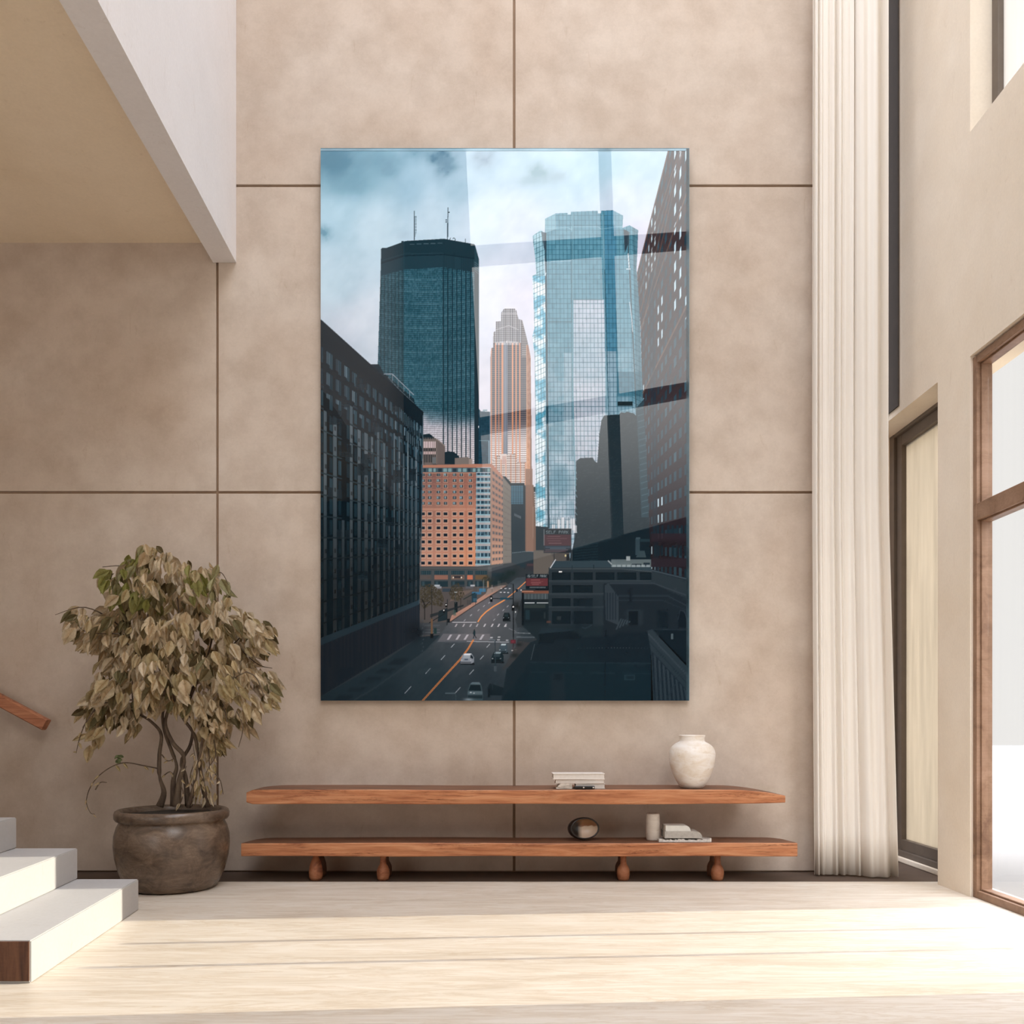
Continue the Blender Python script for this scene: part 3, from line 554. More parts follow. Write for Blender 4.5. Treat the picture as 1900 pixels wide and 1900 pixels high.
rect(1158, 1252, 1178, 1262, (38, 56, 64)); rect(1162, 1254, 1176, 1260, (22, 38, 46))
poly([(1201, 1170), (1210, 1168), (1278, 1240), (1278, 1300), (1212, 1300), (1208, 1210)], (43, 54, 61)); poly([(1212, 1168), (1278, 1168), (1278, 1236)], (16, 29, 37)); line([(1203, 1176), (1278, 1256)], 2, (58, 68, 76)); line([(1205, 1190), (1278, 1272)], 1.4, (30, 41, 48)); poly([(1209, 1208), (1278, 1284), (1278, 1300), (1214, 1300)], (28, 38, 46))
for k in range(8): poly([(1213+k*8, 1214+k*9), (1217+k*8, 1218+k*9), (1221+k*8, 1300), (1217+k*8, 1300)], (52, 62, 70), .9)
rect(1245, 1176, 1249, 1186, (96, 108, 112), .8); line([(1208, 1168), (1278, 1169)], 1, (40, 52, 60))
line([(1124, 1168), (1122, 1300)], 1.4, (15, 28, 36)); 
# trim the tone: the foot of the print sinks into dark teal
vg = ss(1150, 1300, gy)*.22
art[...] = art*(1-vg[..., None]) + np.array((16, 36, 44), np.float32)*vg[..., None]
art[...] = np.clip(art, 0, 255)

def art_mesh_data(thr=5.0):
    """corner colours of the cells, then a quadtree of cells that keeps detail where the print has it"""
    pad = np.pad(art, ((1, 1), (1, 1), (0, 0)), mode='edge')
    cor = np.zeros((CH+1, CW+1, 3), np.float32)
    for a in (0, 1):
        for b in (0, 1):
            cor += pad[a:a+SS*CH+1:SS, b:b+SS*CW+1:SS][:CH+1, :CW+1]
    cor /= 4
    done = np.zeros((CH, CW), bool)
    quads = []
    for s in (8, 4, 2, 1):
        jj, ii = np.meshgrid(np.arange(0, CH, s), np.arange(0, CW, s), indexing='ij')
        free = ~done[jj, ii]
        if s > 1:
            c00 = cor[jj, ii]; c10 = cor[jj, ii+s]; c01 = cor[jj+s, ii]; c11 = cor[jj+s, ii+s]
            err = np.zeros(jj.shape, np.float32)
            for v in range(s+1):
                for u in range(s+1):
                    fu, fv = u/s, v/s
                    bl = c00*(1-fu)*(1-fv)+c10*fu*(1-fv)+c01*(1-fu)*fv+c11*fu*fv
                    err = np.maximum(err, np.abs(cor[jj+v, ii+u]-bl).max(-1))
            ok = free & (err < thr)
        else:
            ok = free
        j = jj[ok]; i = ii[ok]
        quads.append(np.stack([i, j, np.full_like(i, s)], 1))
        for v in range(s):
            for u in range(s): done[j+v, i+u] = True
    q = np.concatenate(quads)
    i, j, s = q[:, 0], q[:, 1], q[:, 2]
    W1 = CW+1
    idx = np.stack([(j+s)*W1+i, (j+s)*W1+i+s, j*W1+i+s, j*W1+i], 1)
    used, inv = np.unique(idx.ravel(), return_inverse=True)
    vi, vj = used % W1, used//W1
    return vi/CW, vj/CH, inv.reshape(-1, 4), cor[vj, vi]
# ---------------------------------------------------------------- scene
import bpy, bmesh, math, random
from mathutils import Vector, Matrix
random.seed(7)
scn = bpy.context.scene
COL = scn.collection
F_PX = 1700.0; HOR = 1338.0; EYE = 1.3
def PX(px, y): return (px-950.)*y/F_PX
def PZ(py, y): return EYE+(HOR-py)*y/F_PX
YW = 7.893

def lin(c):
    return tuple(((v/255.)/12.92 if v/255. <= .04045 else ((v/255.+.055)/1.055)**2.4) for v in c)

# ---- materials
def nmat(name):
    m = bpy.data.materials.new(name); m.use_nodes = True
    nt = m.node_tree; b = nt.nodes['Principled BSDF']
    return m, nt, b
def N(nt, t, **kw):
    n = nt.nodes.new(t)
    for k, v in kw.items(): setattr(n, k, v)
    return n
def coords(nt, scale, rot=(0, 0, 0), obj=False):
    tc = N(nt, 'ShaderNodeTexCoord'); mp = N(nt, 'ShaderNodeMapping')
    if obj: nt.links.new(tc.outputs['Object'], mp.inputs['Vector'])
    else:
        g = N(nt, 'ShaderNodeNewGeometry'); nt.links.new(g.outputs['Position'], mp.inputs['Vector'])
    mp.inputs['Scale'].default_value = scale; mp.inputs['Rotation'].default_value = rot
    return mp.outputs['Vector']
def noise(nt, vec, scale, detail=5, rough=.6, dist=0.):
    n = N(nt, 'ShaderNodeTexNoise'); n.inputs['Scale'].default_value = scale; n.inputs['Detail'].default_value = detail
    n.inputs['Roughness'].default_value = rough; n.inputs['Distortion'].default_value = dist
    nt.links.new(vec, n.inputs['Vector']); return n.outputs['Fac']
def ramp(nt, fac, stops):
    r = N(nt, 'ShaderNodeValToRGB'); e = r.color_ramp.elements
    while len(e) < len(stops): e.new(.5)
    for k, (p, c) in enumerate(stops): e[k].position = p; e[k].color = tuple(c)+(1,) if len(c) == 3 else c
    nt.links.new(fac, r.inputs['Fac']); return r.outputs['Color']
def mixn(nt, a, b, f, mode='MIX'):
    m = N(nt, 'ShaderNodeMix', data_type='RGBA', blend_type=mode)
    for s, v in ((m.inputs[0], f), (m.inputs[6], a), (m.inputs[7], b)):
        if isinstance(v, bpy.types.NodeSocket): nt.links.new(v, s)
        elif isinstance(v, (int, float)): s.default_value = v
        else: s.default_value = tuple(v)+(1,)
    return m.outputs[2]
def bump(nt, b, fac, strength, dist=.01):
    n = N(nt, 'ShaderNodeBump'); n.inputs['Strength'].default_value = strength; n.inputs['Distance'].default_value = dist
    nt.links.new(fac, n.inputs['Height']); nt.links.new(n.outputs['Normal'], b.inputs['Normal'])
def simple(name, c, rough=.6, var=.08, scale=12., spec=.4, bmp=.0):
    m, nt, b = nmat(name)
    v = coords(nt, (1, 1, 1)); f = noise(nt, v, scale)
    nt.links.new(ramp(nt, f, [(.3, [x*(1-var) for x in c]), (.7, [min(1, x*(1+var)) for x in c])]), b.inputs['Base Color'])
    b.inputs['Roughness'].default_value = rough; b.inputs['Specular IOR Level'].default_value = spec
    if bmp: bump(nt, b, f, bmp)
    return m

def wall_mat(name, c1, c2, stain=.5):
    m, nt, b = nmat(name)
    v = coords(nt, (1, 1, 1))
    big = noise(nt, v, .9, 4, .55, .4); mid = noise(nt, v, 3.4, 6, .65); fine = noise(nt, v, 46, 4, .6)
    c = ramp(nt, big, [(.30, c1), (.70, c2)])
    c = mixn(nt, c, ramp(nt, mid, [(.35, (.70, .66, .62)), (.62, (1, 1, 1))]), stain, 'MULTIPLY')
    v2 = coords(nt, (1.6, 1.6, .5)); sp = noise(nt, v2, 7, 8, .75, .8)
    c = mixn(nt, c, ramp(nt, sp, [(.60, (1, 1, 1)), (.72, (.80, .74, .68))]), .55, 'MULTIPLY')
    c = mixn(nt, c, ramp(nt, fine, [(.3, (.90, .90, .90)), (.7, (1, 1, 1))]), .5, 'MULTIPLY')
    nt.links.new(c, b.inputs['Base Color'])
    b.inputs['Roughness'].default_value = .85; b.inputs['Specular IOR Level'].default_value = .2
    bump(nt, b, fine, .12, .004)
    return m
M = {}
M['plaster'] = wall_mat('plaster_panels', (.535, .43, .345), (.61, .52, .44))
M['groove'] = simple('groove_brown', (.30, .20, .13), .9)
M['white_wall'] = wall_mat('smooth_white_wall', (.72, .69, .685), (.76, .73, .725), .08)
M['soffit'] = wall_mat('soffit_plaster', (.76, .63, .46), (.82, .70, .54), .1)
M['right_wall'] = wall_mat('right_wall_plaster', (.80, .69, .55), (.86, .77, .65), .12)
M['dark_wall'] = simple('rear_wall_plaster', (.13, .125, .12), .9)
M['curtain'] = None

def floor_mat():
    m, nt, b = nmat('travertine_floor')
    v = coords(nt, (.45, 2.4, 1), (0, 0, .03)); v1 = coords(nt, (.7, 6.5, 1), (0, 0, .03))
    a = noise(nt, v, 1.6, 7, .62, 1.2); d = noise(nt, v1, 1.3, 8, .7, 1.6)
    c = ramp(nt, a, [(.28, (.60, .515, .415)), (.5, (.70, .62, .52)), (.72, (.76, .69, .60))])
    c = mixn(nt, c, ramp(nt, d, [(.44, (1, 1, 1)), (.50, (.80, .71, .60)), (.56, (1, 1, 1))]), .6, 'MULTIPLY')
    c = mixn(nt, c, ramp(nt, noise(nt, v1, 3.5, 6, .7), [(.35, (.9, .87, .83)), (.6, (1, 1, 1))]), .5, 'MULTIPLY')
    nt.links.new(c, b.inputs['Base Color'])
    b.inputs['Roughness'].default_value = .46; b.inputs['Specular IOR Level'].default_value = .4
    bump(nt, b, d, .05, .004)
    return m
M['floor'] = floor_mat()
M['border'] = simple('dark_floor_border', (.085, .055, .038), .7, .15, 5)  # darker brown than the rest of the floor

def wood(name, dark, mid, light, sc=(1.2, 9, 16), rough=.5, crack=.8):
    m, nt, b = nmat(name)
    v = coords(nt, sc); g = noise(nt, v, 1.6, 8, .62, 1.0)
    c = ramp(nt, g, [(.30, dark), (.46, mid), (.66, light)])
    v2 = coords(nt, (sc[0]*.6, sc[1]*1.0, sc[2]*1.5)); k = noise(nt, v2, 1.0, 5, .7, 1.8)
    kk = ramp(nt, k, [(.475, (1, 1, 1)), (.497, (.22, .13, .09)), (.503, (.22, .13, .09)), (.525, (1, 1, 1))])
    msk = ramp(nt, noise(nt, coords(nt, (1.0, 1, 4)), 1.3, 3), [(.46, (0, 0, 0)), (.56, (1, 1, 1))])
    kk = mixn(nt, (1, 1, 1), kk, msk)
    c = mixn(nt, c, kk, crack, 'MULTIPLY')
    v3 = coords(nt, (sc[0]*2, 30, 70)); c = mixn(nt, c, ramp(nt, noise(nt, v3, 1.2, 4, .7), [(.3, (.82, .80, .78)), (.65, (1, 1, 1))]), .8, 'MULTIPLY')
    nt.links.new(c, b.inputs['Base Color']); b.inputs['Roughness'].default_value = rough
    b.inputs['Specular IOR Level'].default_value = .3
    bump(nt, b, g, .25, .01)
    return m
M['wood'] = wood('reddish_timber', (.27, .09, .038), (.46, .18, .078), (.58, .275, .135))
M['wood_rail'] = wood('rail_timber', (.26, .09, .045), (.42, .165, .085), (.52, .23, .12))
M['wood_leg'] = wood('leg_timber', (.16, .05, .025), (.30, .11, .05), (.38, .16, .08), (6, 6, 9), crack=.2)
M['wood_top'] = wood('weathered_plank_top', (.10, .045, .026), (.19, .085, .045), (.26, .125, .07))
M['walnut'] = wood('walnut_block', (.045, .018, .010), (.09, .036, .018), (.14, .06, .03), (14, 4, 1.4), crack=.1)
M['stair'] = wall_mat('white_stair_stone', (.48, .46, .445), (.52, .50, .485), .05)
M['frame'] = wood('bronze_window_frame', (.16, .085, .05), (.26, .15, .09), (.33, .20, .13), (3, 3, 3), .45, .0)
M['frame_dark'] = simple('dark_window_frame', (.14, .11, .085), .5)
M['glass'] = None
def glass_mat():
    m = bpy.data.materials.new('clear_pane'); m.use_nodes = True; nt = m.node_tree
    nt.nodes.clear()
    o = N(nt, 'ShaderNodeOutputMaterial'); mx = N(nt, 'ShaderNodeMixShader'); t = N(nt, 'ShaderNodeBsdfTransparent'); g = N(nt, 'ShaderNodeBsdfGlossy')
    g.inputs['Roughness'].default_value = .02; t.inputs['Color'].default_value = (.96, .965, .96, 1)
    mx.inputs[0].default_value = .03
    nt.links.new(t.outputs[0], mx.inputs[1]); nt.links.new(g.outputs[0], mx.inputs[2]); nt.links.new(mx.outputs[0], o.inputs['Surface'])
    return m
def frosted(name, c, vary=.06):
    m = bpy.data.materials.new(name); m.use_nodes = True; nt = m.node_tree
    nt.nodes.clear()
    o = N(nt, 'ShaderNodeOutputMaterial'); mx = N(nt, 'ShaderNodeMixShader'); t = N(nt, 'ShaderNodeBsdfTranslucent'); d = N(nt, 'ShaderNodeBsdfDiffuse')
    f = noise(nt, coords(nt, (1, 5, .5)), 2.5, 4)
    col = ramp(nt, f, [(.3, [x*(1-vary) for x in c]), (.7, c)])
    nt.links.new(col, t.inputs['Color']); nt.links.new(col, d.inputs['Color'])
    mx.inputs[0].default_value = .2
    nt.links.new(t.outputs[0], mx.inputs[1]); nt.links.new(d.outputs[0], mx.inputs[2]); nt.links.new(mx.outputs[0], o.inputs['Surface'])
    return m
M['glass'] = glass_mat()
M['frost'] = frosted('frosted_pane', (.62, .605, .59))
M['frost_beige'] = frosted('beige_blind_pane', (.54, .495, .43), .14)
def curtain_mat():
    m, nt, b = nmat('cream_curtain'); nt.nodes.remove(b)
    o = nt.nodes['Material Output']
    mx = N(nt, 'ShaderNodeMixShader'); t = N(nt, 'ShaderNodeBsdfTranslucent'); d = N(nt, 'ShaderNodeBsdfDiffuse')
    f = noise(nt, coords(nt, (60, 60, .4)), 1.0, 4)
    col = ramp(nt, f, [(.3, (.88, .82, .74)), (.7, (.92, .88, .82))])
    nt.links.new(col, t.inputs['Color']); nt.links.new(col, d.inputs['Color']); mx.inputs[0].default_value = .25
    nt.links.new(d.outputs[0], mx.inputs[1]); nt.links.new(t.outputs[0], mx.inputs[2]); nt.links.new(mx.outputs[0], o.inputs['Surface'])
    return m
M['curtain'] = curtain_mat()

# ---- mesh helpers
def obj(name, bm, mat, parent=None, smooth=False, loc=None):
    bmesh.ops.recalc_face_normals(bm, faces=bm.faces[:])
    me = bpy.data.meshes.new(name); bm.to_mesh(me); bm.free()
    o = bpy.data.objects.new(name, me); COL.objects.link(o)
    for mm in (mat if isinstance(mat, (list, tuple)) else [mat]): me.materials.append(mm)
    if smooth:
        for p in me.polygons: p.use_smooth = True
    if parent is not None:
        o.parent = parent
        o.matrix_parent_inverse = Matrix.Translation(parent.location).inverted() if parent.parent is None else (Matrix.Translation(parent.matrix_world.translation)).inverted()
    return o
def tag(o, label=None, cat=None, group=None, kind=None):
    if label: o['label'] = label
    if cat: o['category'] = cat
    if group: o['group'] = group
    if kind: o['kind'] = kind
    return o
def thing(name, label, cat, loc, group=None):
    o = bpy.data.objects.new(name, None); COL.objects.link(o); o.location = loc
    o.empty_display_size = .1
    bpy.context.view_layer.update()
    return tag(o, label, cat, group)
def struct(name, bm, mat, label=None, **kw):
    o = obj(name, bm, mat, **kw); o['kind'] = 'structure'
    if label: o['label'] = label
    return o
def box(bm, x0, x1, y0, y1, z0, z1, mi=0, bev=0):
    vs = [bm.verts.new((x, y, z)) for z in (z0, z1) for y in (y0, y1) for x in (x0, x1)]
    fs = [bm.faces.new([vs[i] for i in f]) for f in ((0, 1, 3, 2), (4, 6, 7, 5), (0, 4, 5, 1), (2, 3, 7, 6), (0, 2, 6, 4), (1, 5, 7, 3))]
    for f in fs: f.material_index = mi
    if bev:
        es = list({e for f in fs for e in f.edges})
        bmesh.ops.bevel(bm, geom=es, offset=bev, segments=3, profile=.5, affect='EDGES')
    return fs
def prism(bm, pts, axis, a, b, mi=0):
    """outline pts extruded along an axis from a to b"""
    def mk(p, t): return {'y': (p[0], t, p[1]), 'z': (p[0], p[1], t), 'x': (t, p[0], p[1])}[axis]
    A = [bm.verts.new(mk(p, a)) for p in pts]; B = [bm.verts.new(mk(p, b)) for p in pts]
    n = len(pts); fs = [bm.faces.new(A), bm.faces.new(B)]
    for k in range(n): fs.append(bm.faces.new((A[k], A[(k+1) % n], B[(k+1) % n], B[k])))
    for f in fs: f.material_index = mi
    return fs
def lathe(bm, prof, cx, cy, seg=48, sx=1., sy=1., wob=0., close=False):
    rings = []
    for r, z in prof:
        ring = []
        for k in range(seg):
            a = 2*math.pi*k/seg
            w = 1+wob*math.sin(3*a+z*9)
            ring.append(bm.verts.new((cx+r*w*sx*math.cos(a), cy+r*w*sy*math.sin(a), z)))
        rings.append(ring)
    for A, B in zip(rings[:-1], rings[1:]):
        for k in range(seg): bm.faces.new((A[k], A[(k+1) % seg], B[(k+1) % seg], B[k]))
    bm.faces.new(rings[0])
    if close: bm.faces.new(rings[-1])
def tube(bm, pts, rad, seg=7):
    pts = [Vector(p) for p in pts]; n = len(pts); rings = []
    for i, p in enumerate(pts):
        t = (pts[min(i+1, n-1)]-pts[max(i-1, 0)]).normalized()
        u = t.cross(Vector((0, 1, 0)));
        if u.length < .1: u = t.cross(Vector((1, 0, 0)))
        u.normalize(); v = t.cross(u)
        r = rad[i] if isinstance(rad, (list, tuple)) else rad
        rings.append([bm.verts.new(p+(u*math.cos(2*math.pi*k/seg)+v*math.sin(2*math.pi*k/seg))*r) for k in range(seg)])
    for A, B in zip(rings[:-1], rings[1:]):
        for k in range(seg): bm.faces.new((A[k], A[(k+1) % seg], B[(k+1) % seg], B[k]))
    bm.faces.new(rings[0]); bm.faces.new(rings[-1])
def spline(pts, m=6):
    pts = [Vector(p) for p in pts]; out = []
    for i in range(len(pts)-1):
        p0 = pts[max(i-1, 0)]; p1 = pts[i]; p2 = pts[i+1]; p3 = pts[min(i+2, len(pts)-1)]
        for k in range(m):
            t = k/m
            out.append(.5*((2*p1)+(p2-p0)*t+(2*p0-5*p1+4*p2-p3)*t*t+(3*p1-p0-3*p2+p3)*t**3))
    out.append(pts[-1]); return out
def B(): return bmesh.new()

# ================================================================ setting
XL, YR, ZC = -6.5, -1.5, 12.5
XR = 3.39
bm = B(); box(bm, XL-.3, 3.74, YR-.3, 7.42, -.2, 0); struct('floor', bm, M['floor'])
bm = B(); box(bm, XL-.3, 3.74, 7.42, 9.3, -.2, 0); struct('trim_1', bm, M['border'], 'dark strip of floor along the foot of the back wall')
# back wall of big plaster panels with open joints
bm = B()
g = .011; gx1 = PX(954, YW); gx2 = PX(403, YW); z1 = PZ(344.5, YW); z2 = PZ(913.5, YW)
for x0, x1 in ((XL-.3, gx2), (gx2, gx1), (gx1, 3.02)):
    for z0, z3 in ((0, z2), (z2, z1)):
        box(bm, x0+g, x1-g, YW, YW+.05, z0+g, z3-g, 0, .003)
for x0, x1 in ((-4.4, gx1), (gx1, 3.02)):
    box(bm, x0+g, x1-g, YW, YW+.05, z1+g, 9.2-g, 0, .003); box(bm, x0+g, x1-g, YW, YW+.05, 9.2+g, ZC, 0, .003)
box(bm, XL-.3, -4.4-g, YW, YW+.05, z1+g, ZC)
box(bm, XL-.3, 3.02, YW+.02, YW+.35, 0, ZC, 1)
struct('wall_back', bm, [M['plaster'], M['groove']])
# recess behind the curtain
bm = B(); box(bm, 2.9, 4.1, 9.0, 9.3, 0, ZC); struct('wall_recess', bm, M['right_wall'])
# right wall with its openings
bm = B()
XO = 3.74
box(bm, XR, 3.50, 6.78, 7.295, 0, 4.0)
box(bm, XR, XO, YR, 9.3, 4.0, 5.66)
box(bm, XR, XO, 6.78, 9.3, 5.66, ZC)
box(bm, XR, XO, YR, 2.0, 5.66, ZC)
box(bm, XR, XO, 2.0, 6.78, 11.2, ZC)
box(bm, XR, XO, YR, 4.4, 0, 4.0)
struct('wall_right', bm, M['right_wall'])
bm = B(); box(bm, XL-.3, XL, YR, 9.3, 0, ZC); struct('wall_side', bm, M['white_wall'])
# wall of the upper floor on the left and the soffit below it
bm = B(); prism(bm, [(-2.376, YW), (-2.03, YR), (-2.27, YR), (-2.575, YW)], 'z', 5.25, ZC); struct('wall_left', bm, [M['white_wall']])
bm.free if False else None
bm = B(); prism(bm, [(-2.5, YW), (-2.2, YR), (XL, YR), (XL, YW)], 'z', 5.42, 5.8); struct('ceiling_lower', bm, M['soffit'])
# ceiling with an open skylight
bm = B()
SKX0, SKX1, SKY0, SKY1 = -1.9, 3.1, 1.8, 6.8
box(bm, XL-.3, XO, YR-.3, SKY0, ZC, ZC+.3); box(bm, XL-.3, XO, SKY1, 9.3, ZC, ZC+.3)
box(bm, XL-.3, SKX0, SKY0, SKY1, ZC, ZC+.3); box(bm, SKX1, XO, SKY0, SKY1, ZC, ZC+.3)
struct('ceiling', bm, M['white_wall'])
bm = B(); box(bm, SKX0, SKX1, SKY0, SKY1, ZC+.1, ZC+.11); struct('window_5', bm, M['glass'], 'clear skylight pane in the high ceiling')
# rear wall with a tall raking window, seen only as the gleam on the print
D2 = 2*7.84-YR; s2 = D2/F_PX
def RX(px): return (px-950)*s2
def RZ(py): return EYE+(HOR-py)*s2
bm = B()
prism(bm, [(-3.75, 0), (XO, 0), (XO, RZ(950)), (XR, RZ(956)), (RX(905), RZ(1062)), (-3.75, RZ(1062))], 'y', YR-.3, YR)
box(bm, XL-.3, XL+.2, YR-.3, YR, 0, RZ(1062)); box(bm, XL+.2, -3.75, YR-.3, YR, 0, .4); box(bm, XL+.2, -3.75, YR-.3, YR, 3.9, RZ(1062))  # low opening at left, unseen, added to let light onto the left wall
prism(bm, [(XL-.3, RZ(1062)), (RX(905), RZ(1062)), (RX(861), ZC), (XL-.3, ZC)], 'y', YR-.3, YR)
struct('wall_rear', bm, M['dark_wall'])
bm = B()
prism(bm, [(RX(1112), RZ(276)), (RX(1134), RZ(276)), (RX(1158), RZ(1010)), (RX(1137), RZ(1010))], 'y', YR-.22, YR-.02)
prism(bm, [(RX(1110), ZC), (RX(1132), ZC), (RX(1134), RZ(276)), (RX(1112), RZ(276))], 'y', YR-.22, YR-.02)
prism(bm, [(RX(862), RZ(455)), (XR, RZ(427)), (XR, RZ(453)), (RX(862), RZ(487))], 'y', YR-.21, YR-.03)
prism(bm, [(RX(870), RZ(777)), (XR, RZ(706)), (XR, RZ(731)), (RX(870), RZ(806))], 'y', YR-.21, YR-.03)
box(bm, -4.98, -4.92, YR-.2, YR-.1, .4, 3.9); box(bm, XL+.2, -3.75, YR-.2, YR-.1, .4, .46)  # bars of the added low opening
w4 = struct('window_4', bm, M['frame_dark'], 'tall rear window frame of raking bars')
bm = B(); box(bm, RX(850), XR, YR-.13, YR-.12, RZ(1062), ZC); p = obj('window_pane', bm, M['glass'], w4)

# window 1: big bronze-framed window on the right
bm = B()
fy1, fy0, fz1 = 6.78, 4.4, 3.985
def frame_x(bm, x0, x1, y0, y1, z0, z1, w, zs=()):
    box(bm, x0, x1, y1-w, y1, z0, z1, 0, .004); box(bm, x0, x1, y0, y0+w, z0, z1, 0, .004)
    box(bm, x0+.002, x1-.002, y0+w, y1-w, z1-w, z1, 0, .004); box(bm, x0+.002, x1-.002, y0+w, y1-w, z0, z0+w, 0, .004)
    for a, b in zs: box(bm, x0+.004, x1-.004, y0+w, y1-w, a, b, 0, .004)
frame_x(bm, XR+.02, XR+.10, fy0, fy1, 0, fz1, .055, [(2.775, 2.90)])
frame_x(bm, XR+.05, XR+.13, fy0+.055, fy1-.055, .055, 2.775, .014)
frame_x(bm, XR+.05, XR+.13, fy0+.055, fy1-.055, 2.90, fz1-.055, .014)
w1 = struct('window_1', bm, M['frame'], 'tall bronze framed window with one crossbar')
bm = B(); box(bm, XR+.085, XR+.090, fy0+.09, fy1-.09, .09, 2.78); obj('window_pane', bm, M['glass'], w1)
bm = B(); box(bm, XR+.085, XR+.090, fy0+.09, fy1-.09, 2.89, fz1-.09); obj('window_pane', bm, M['glass'], w1)
# window 2: narrow one in the niche
bm = B()
X2 = 3.6
frame_x(bm, X2, X2+.12, 7.24, 8.74, 0, 4.07, .10)
frame_x(bm, X2+.03, X2+.14, 7.34, 8.64, .1, 3.97, .10)
w2 = struct('window_2', bm, M['frame_dark'], 'narrow dark framed window beside the pier')
bm = B(); box(bm, X2+.075, X2+.08, 7.3, 8.7, .06, 4.0); obj('window_pane', bm, M['frost_beige'], w2)
bm = B(); box(bm, X2, X2+.14, 8.74, 9.0, 0, 4.07); struct('trim_2', bm, M['right_wall'])
bm = B(); box(bm, X2-.03, X2, 7.295, 8.74, 0, .05, 0, .01); struct('trim_3', bm, M['right_wall'])
bm = B(); box(bm, XR-.012, XR, 8.02, 9.0, 4.06, ZC); struct('shade_strip', bm, simple('dark_shade_brown', (.065, .052, .044), .9), 'dark vertical strip standing in for shade between curtain and right wall')  # shade beside the curtain put in as a dark strip
# window 3: upper window
bm = B()
frame_x(bm, XR+.16, XR+.26, 2.0, 6.78, 5.66, 11.2, .09, [(8.4, 8.5)])
w3 = struct('window_3', bm, M['frame_dark'], 'high window above the right wall band')
bm = B(); box(bm, XR+.20, XR+.205, 2.05, 6.72, 5.7, 11.15); obj('window_pane', bm, M['frost'], w3)
# outside: pale terrace, and objects added out of view to shape the sun
bm = B(); box(bm, XO, 60, -40, 50, -.3, -.02); struct('ground', bm, simple('pale_terrace', (.215, .205, .196), 1, .0, spec=0.))
bm = B(); box(bm, 4.6, 4.9, 6.55, 6.85, -.02, 4.2); struct('sun_blocker', bm, M['right_wall'])  # unseen pillar added to cut the far edge of the sun patch
bm = B()
for y in (5.84, 5.32): box(bm, 3.88, 3.92, y-.02, y+.02, -.02, 2.0)
struct('shadow_posts', bm, M['frame_dark'])  # unseen posts added to cast two thin shadow lines on the floor

# ================================================================ curtain
def curtain():
    cur = thing('curtain', 'tall cream pleated curtain hanging at the right end of the back wall', 'curtain', (2.85, 7.62, 0))
    bm = B(); n = 170; rows = 26
    grid = []
    for r in range(rows+1):
        z = .015+(9.0-.015)*r/rows
        low = max(0, 1-z/3.2)
        ring = []
        for k in range(n+1):
            t = k/n
            x = 2.52+.60*t + low*(.015+.05*t)
            if t < .60:
                a = .014+.012*math.sin(t*21+1.0)
                y = 7.68+a*math.sin(t*2*math.pi*13+.5*math.sin(z*.6)+2*math.sin(t*9))-.03*t
            else:
                q = (t-.60)/.40
                y = 7.665-.012-.06*math.sin(q*math.pi*1.15)-.02*math.sin(q*math.pi*4+.2*z*.3)
                if q > .86: y -= (q-.86)*.6
            if t > .42 and low > 0: y -= .05*low*min(1, (t-.42)*6)
            ring.append(bm.verts.new((x, y, z)))
        grid.append(ring)
    for r in range(rows):
        for k in range(n): bm.faces.new((grid[r][k], grid[r][k+1], grid[r+1][k+1], grid[r+1][k]))
    o = obj('drape', bm, M['curtain'], cur, True)
    md = o.modifiers.new('s', 'SOLIDIFY'); md.thickness = .004
    bm = B(); tube(bm, [(2.4, 7.68, 9.02), (3.2, 7.68, 9.02)], .02, 10); obj('curtain_rod', bm, M['frame_dark'], cur)
    bm = B(); box(bm, 2.50, 2.53, 7.68, YW, 9.0, 9.04); obj('rod_bracket', bm, M['frame_dark'], cur)
curtain()

# ================================================================ staircase
def staircase():
    s = thing('staircase', 'white stone stairs with thick treads rising to the left of the plant', 'stairs', (-2.8, 5.4, 0))
    ybk, yfr = 6.31, 4.54
    for k in range(6):
        x_b = -2.572-.42*k; x_f = -2.385-.42*k
        z0, z1 = (.0 if k == 0 else .2125*k+.0005), .2125*(k+1)
        w = 1.35
        bm = B()
        yf = yfr+.0
        if k == 0:
            prism(bm, [(x_b, ybk), (x_f, yf+.0), (x_f-w, yf), (x_b-w, ybk)], 'z', .0, z1)
        else:
            prism(bm, [(x_b, ybk), (x_f, yf), (x_f-w, yf), (x_b-w, ybk)], 'z', z0, z1)
        bmesh.ops.bevel(bm, geom=bm.edges[:], offset=.006, segments=2, affect='EDGES')
        st = obj('step', bm, M['stair'], s)
        if k == 0:
            bm = B(); box(bm, x_f-1.2, x_f-.004, yf-.012, yf, .014, z1-.003, 0, .002)
            e = obj('wooden_end', bm, M['walnut'], st); e['label'] = 'dark walnut end block of the bottom step'
staircase()
# handrail
def handrail():
    ya = 7.74
    h = thing('handrail', 'reddish wooden handrail on the wall above the stairs', 'handrail', (PX(84, ya), ya, PZ(1344, ya)))
    a = Vector((PX(86, ya), ya, PZ(1345, ya))); d = Vector((-1, 0, .535)).normalized()
    bm = B(); L = 3.2
    u = Vector((.535, 0, 1)).normalized(); v = Vector((0, 1, 0))
    prof = [(-.050, -.02), (-.05, .02), (-.04, .032), (.04, .032), (.05, .02), (.05, -.02), (.04, -.032), (-.04, -.032)]
    A = [bm.verts.new(a+u*p+v*q*1.3) for p, q in prof]; Bv = [bm.verts.new(a+d*L+u*p+v*q*1.3) for p, q in prof]
    bm.faces.new(A); bm.faces.new(Bv)
    for k in range(8): bm.faces.new((A[k], A[(k+1) % 8], Bv[(k+1) % 8], Bv[k]))
    obj('rail', bm, M['wood_rail'], h)
    for t in (1.1, 2.6):
        c = a+d*t
        bm = B(); tube(bm, [(c.x, ya+.03, c.z-.03), (c.x, YW-.0, c.z-.06)], .012, 8); obj('bracket', bm, M['frame_dark'], h)
handrail()

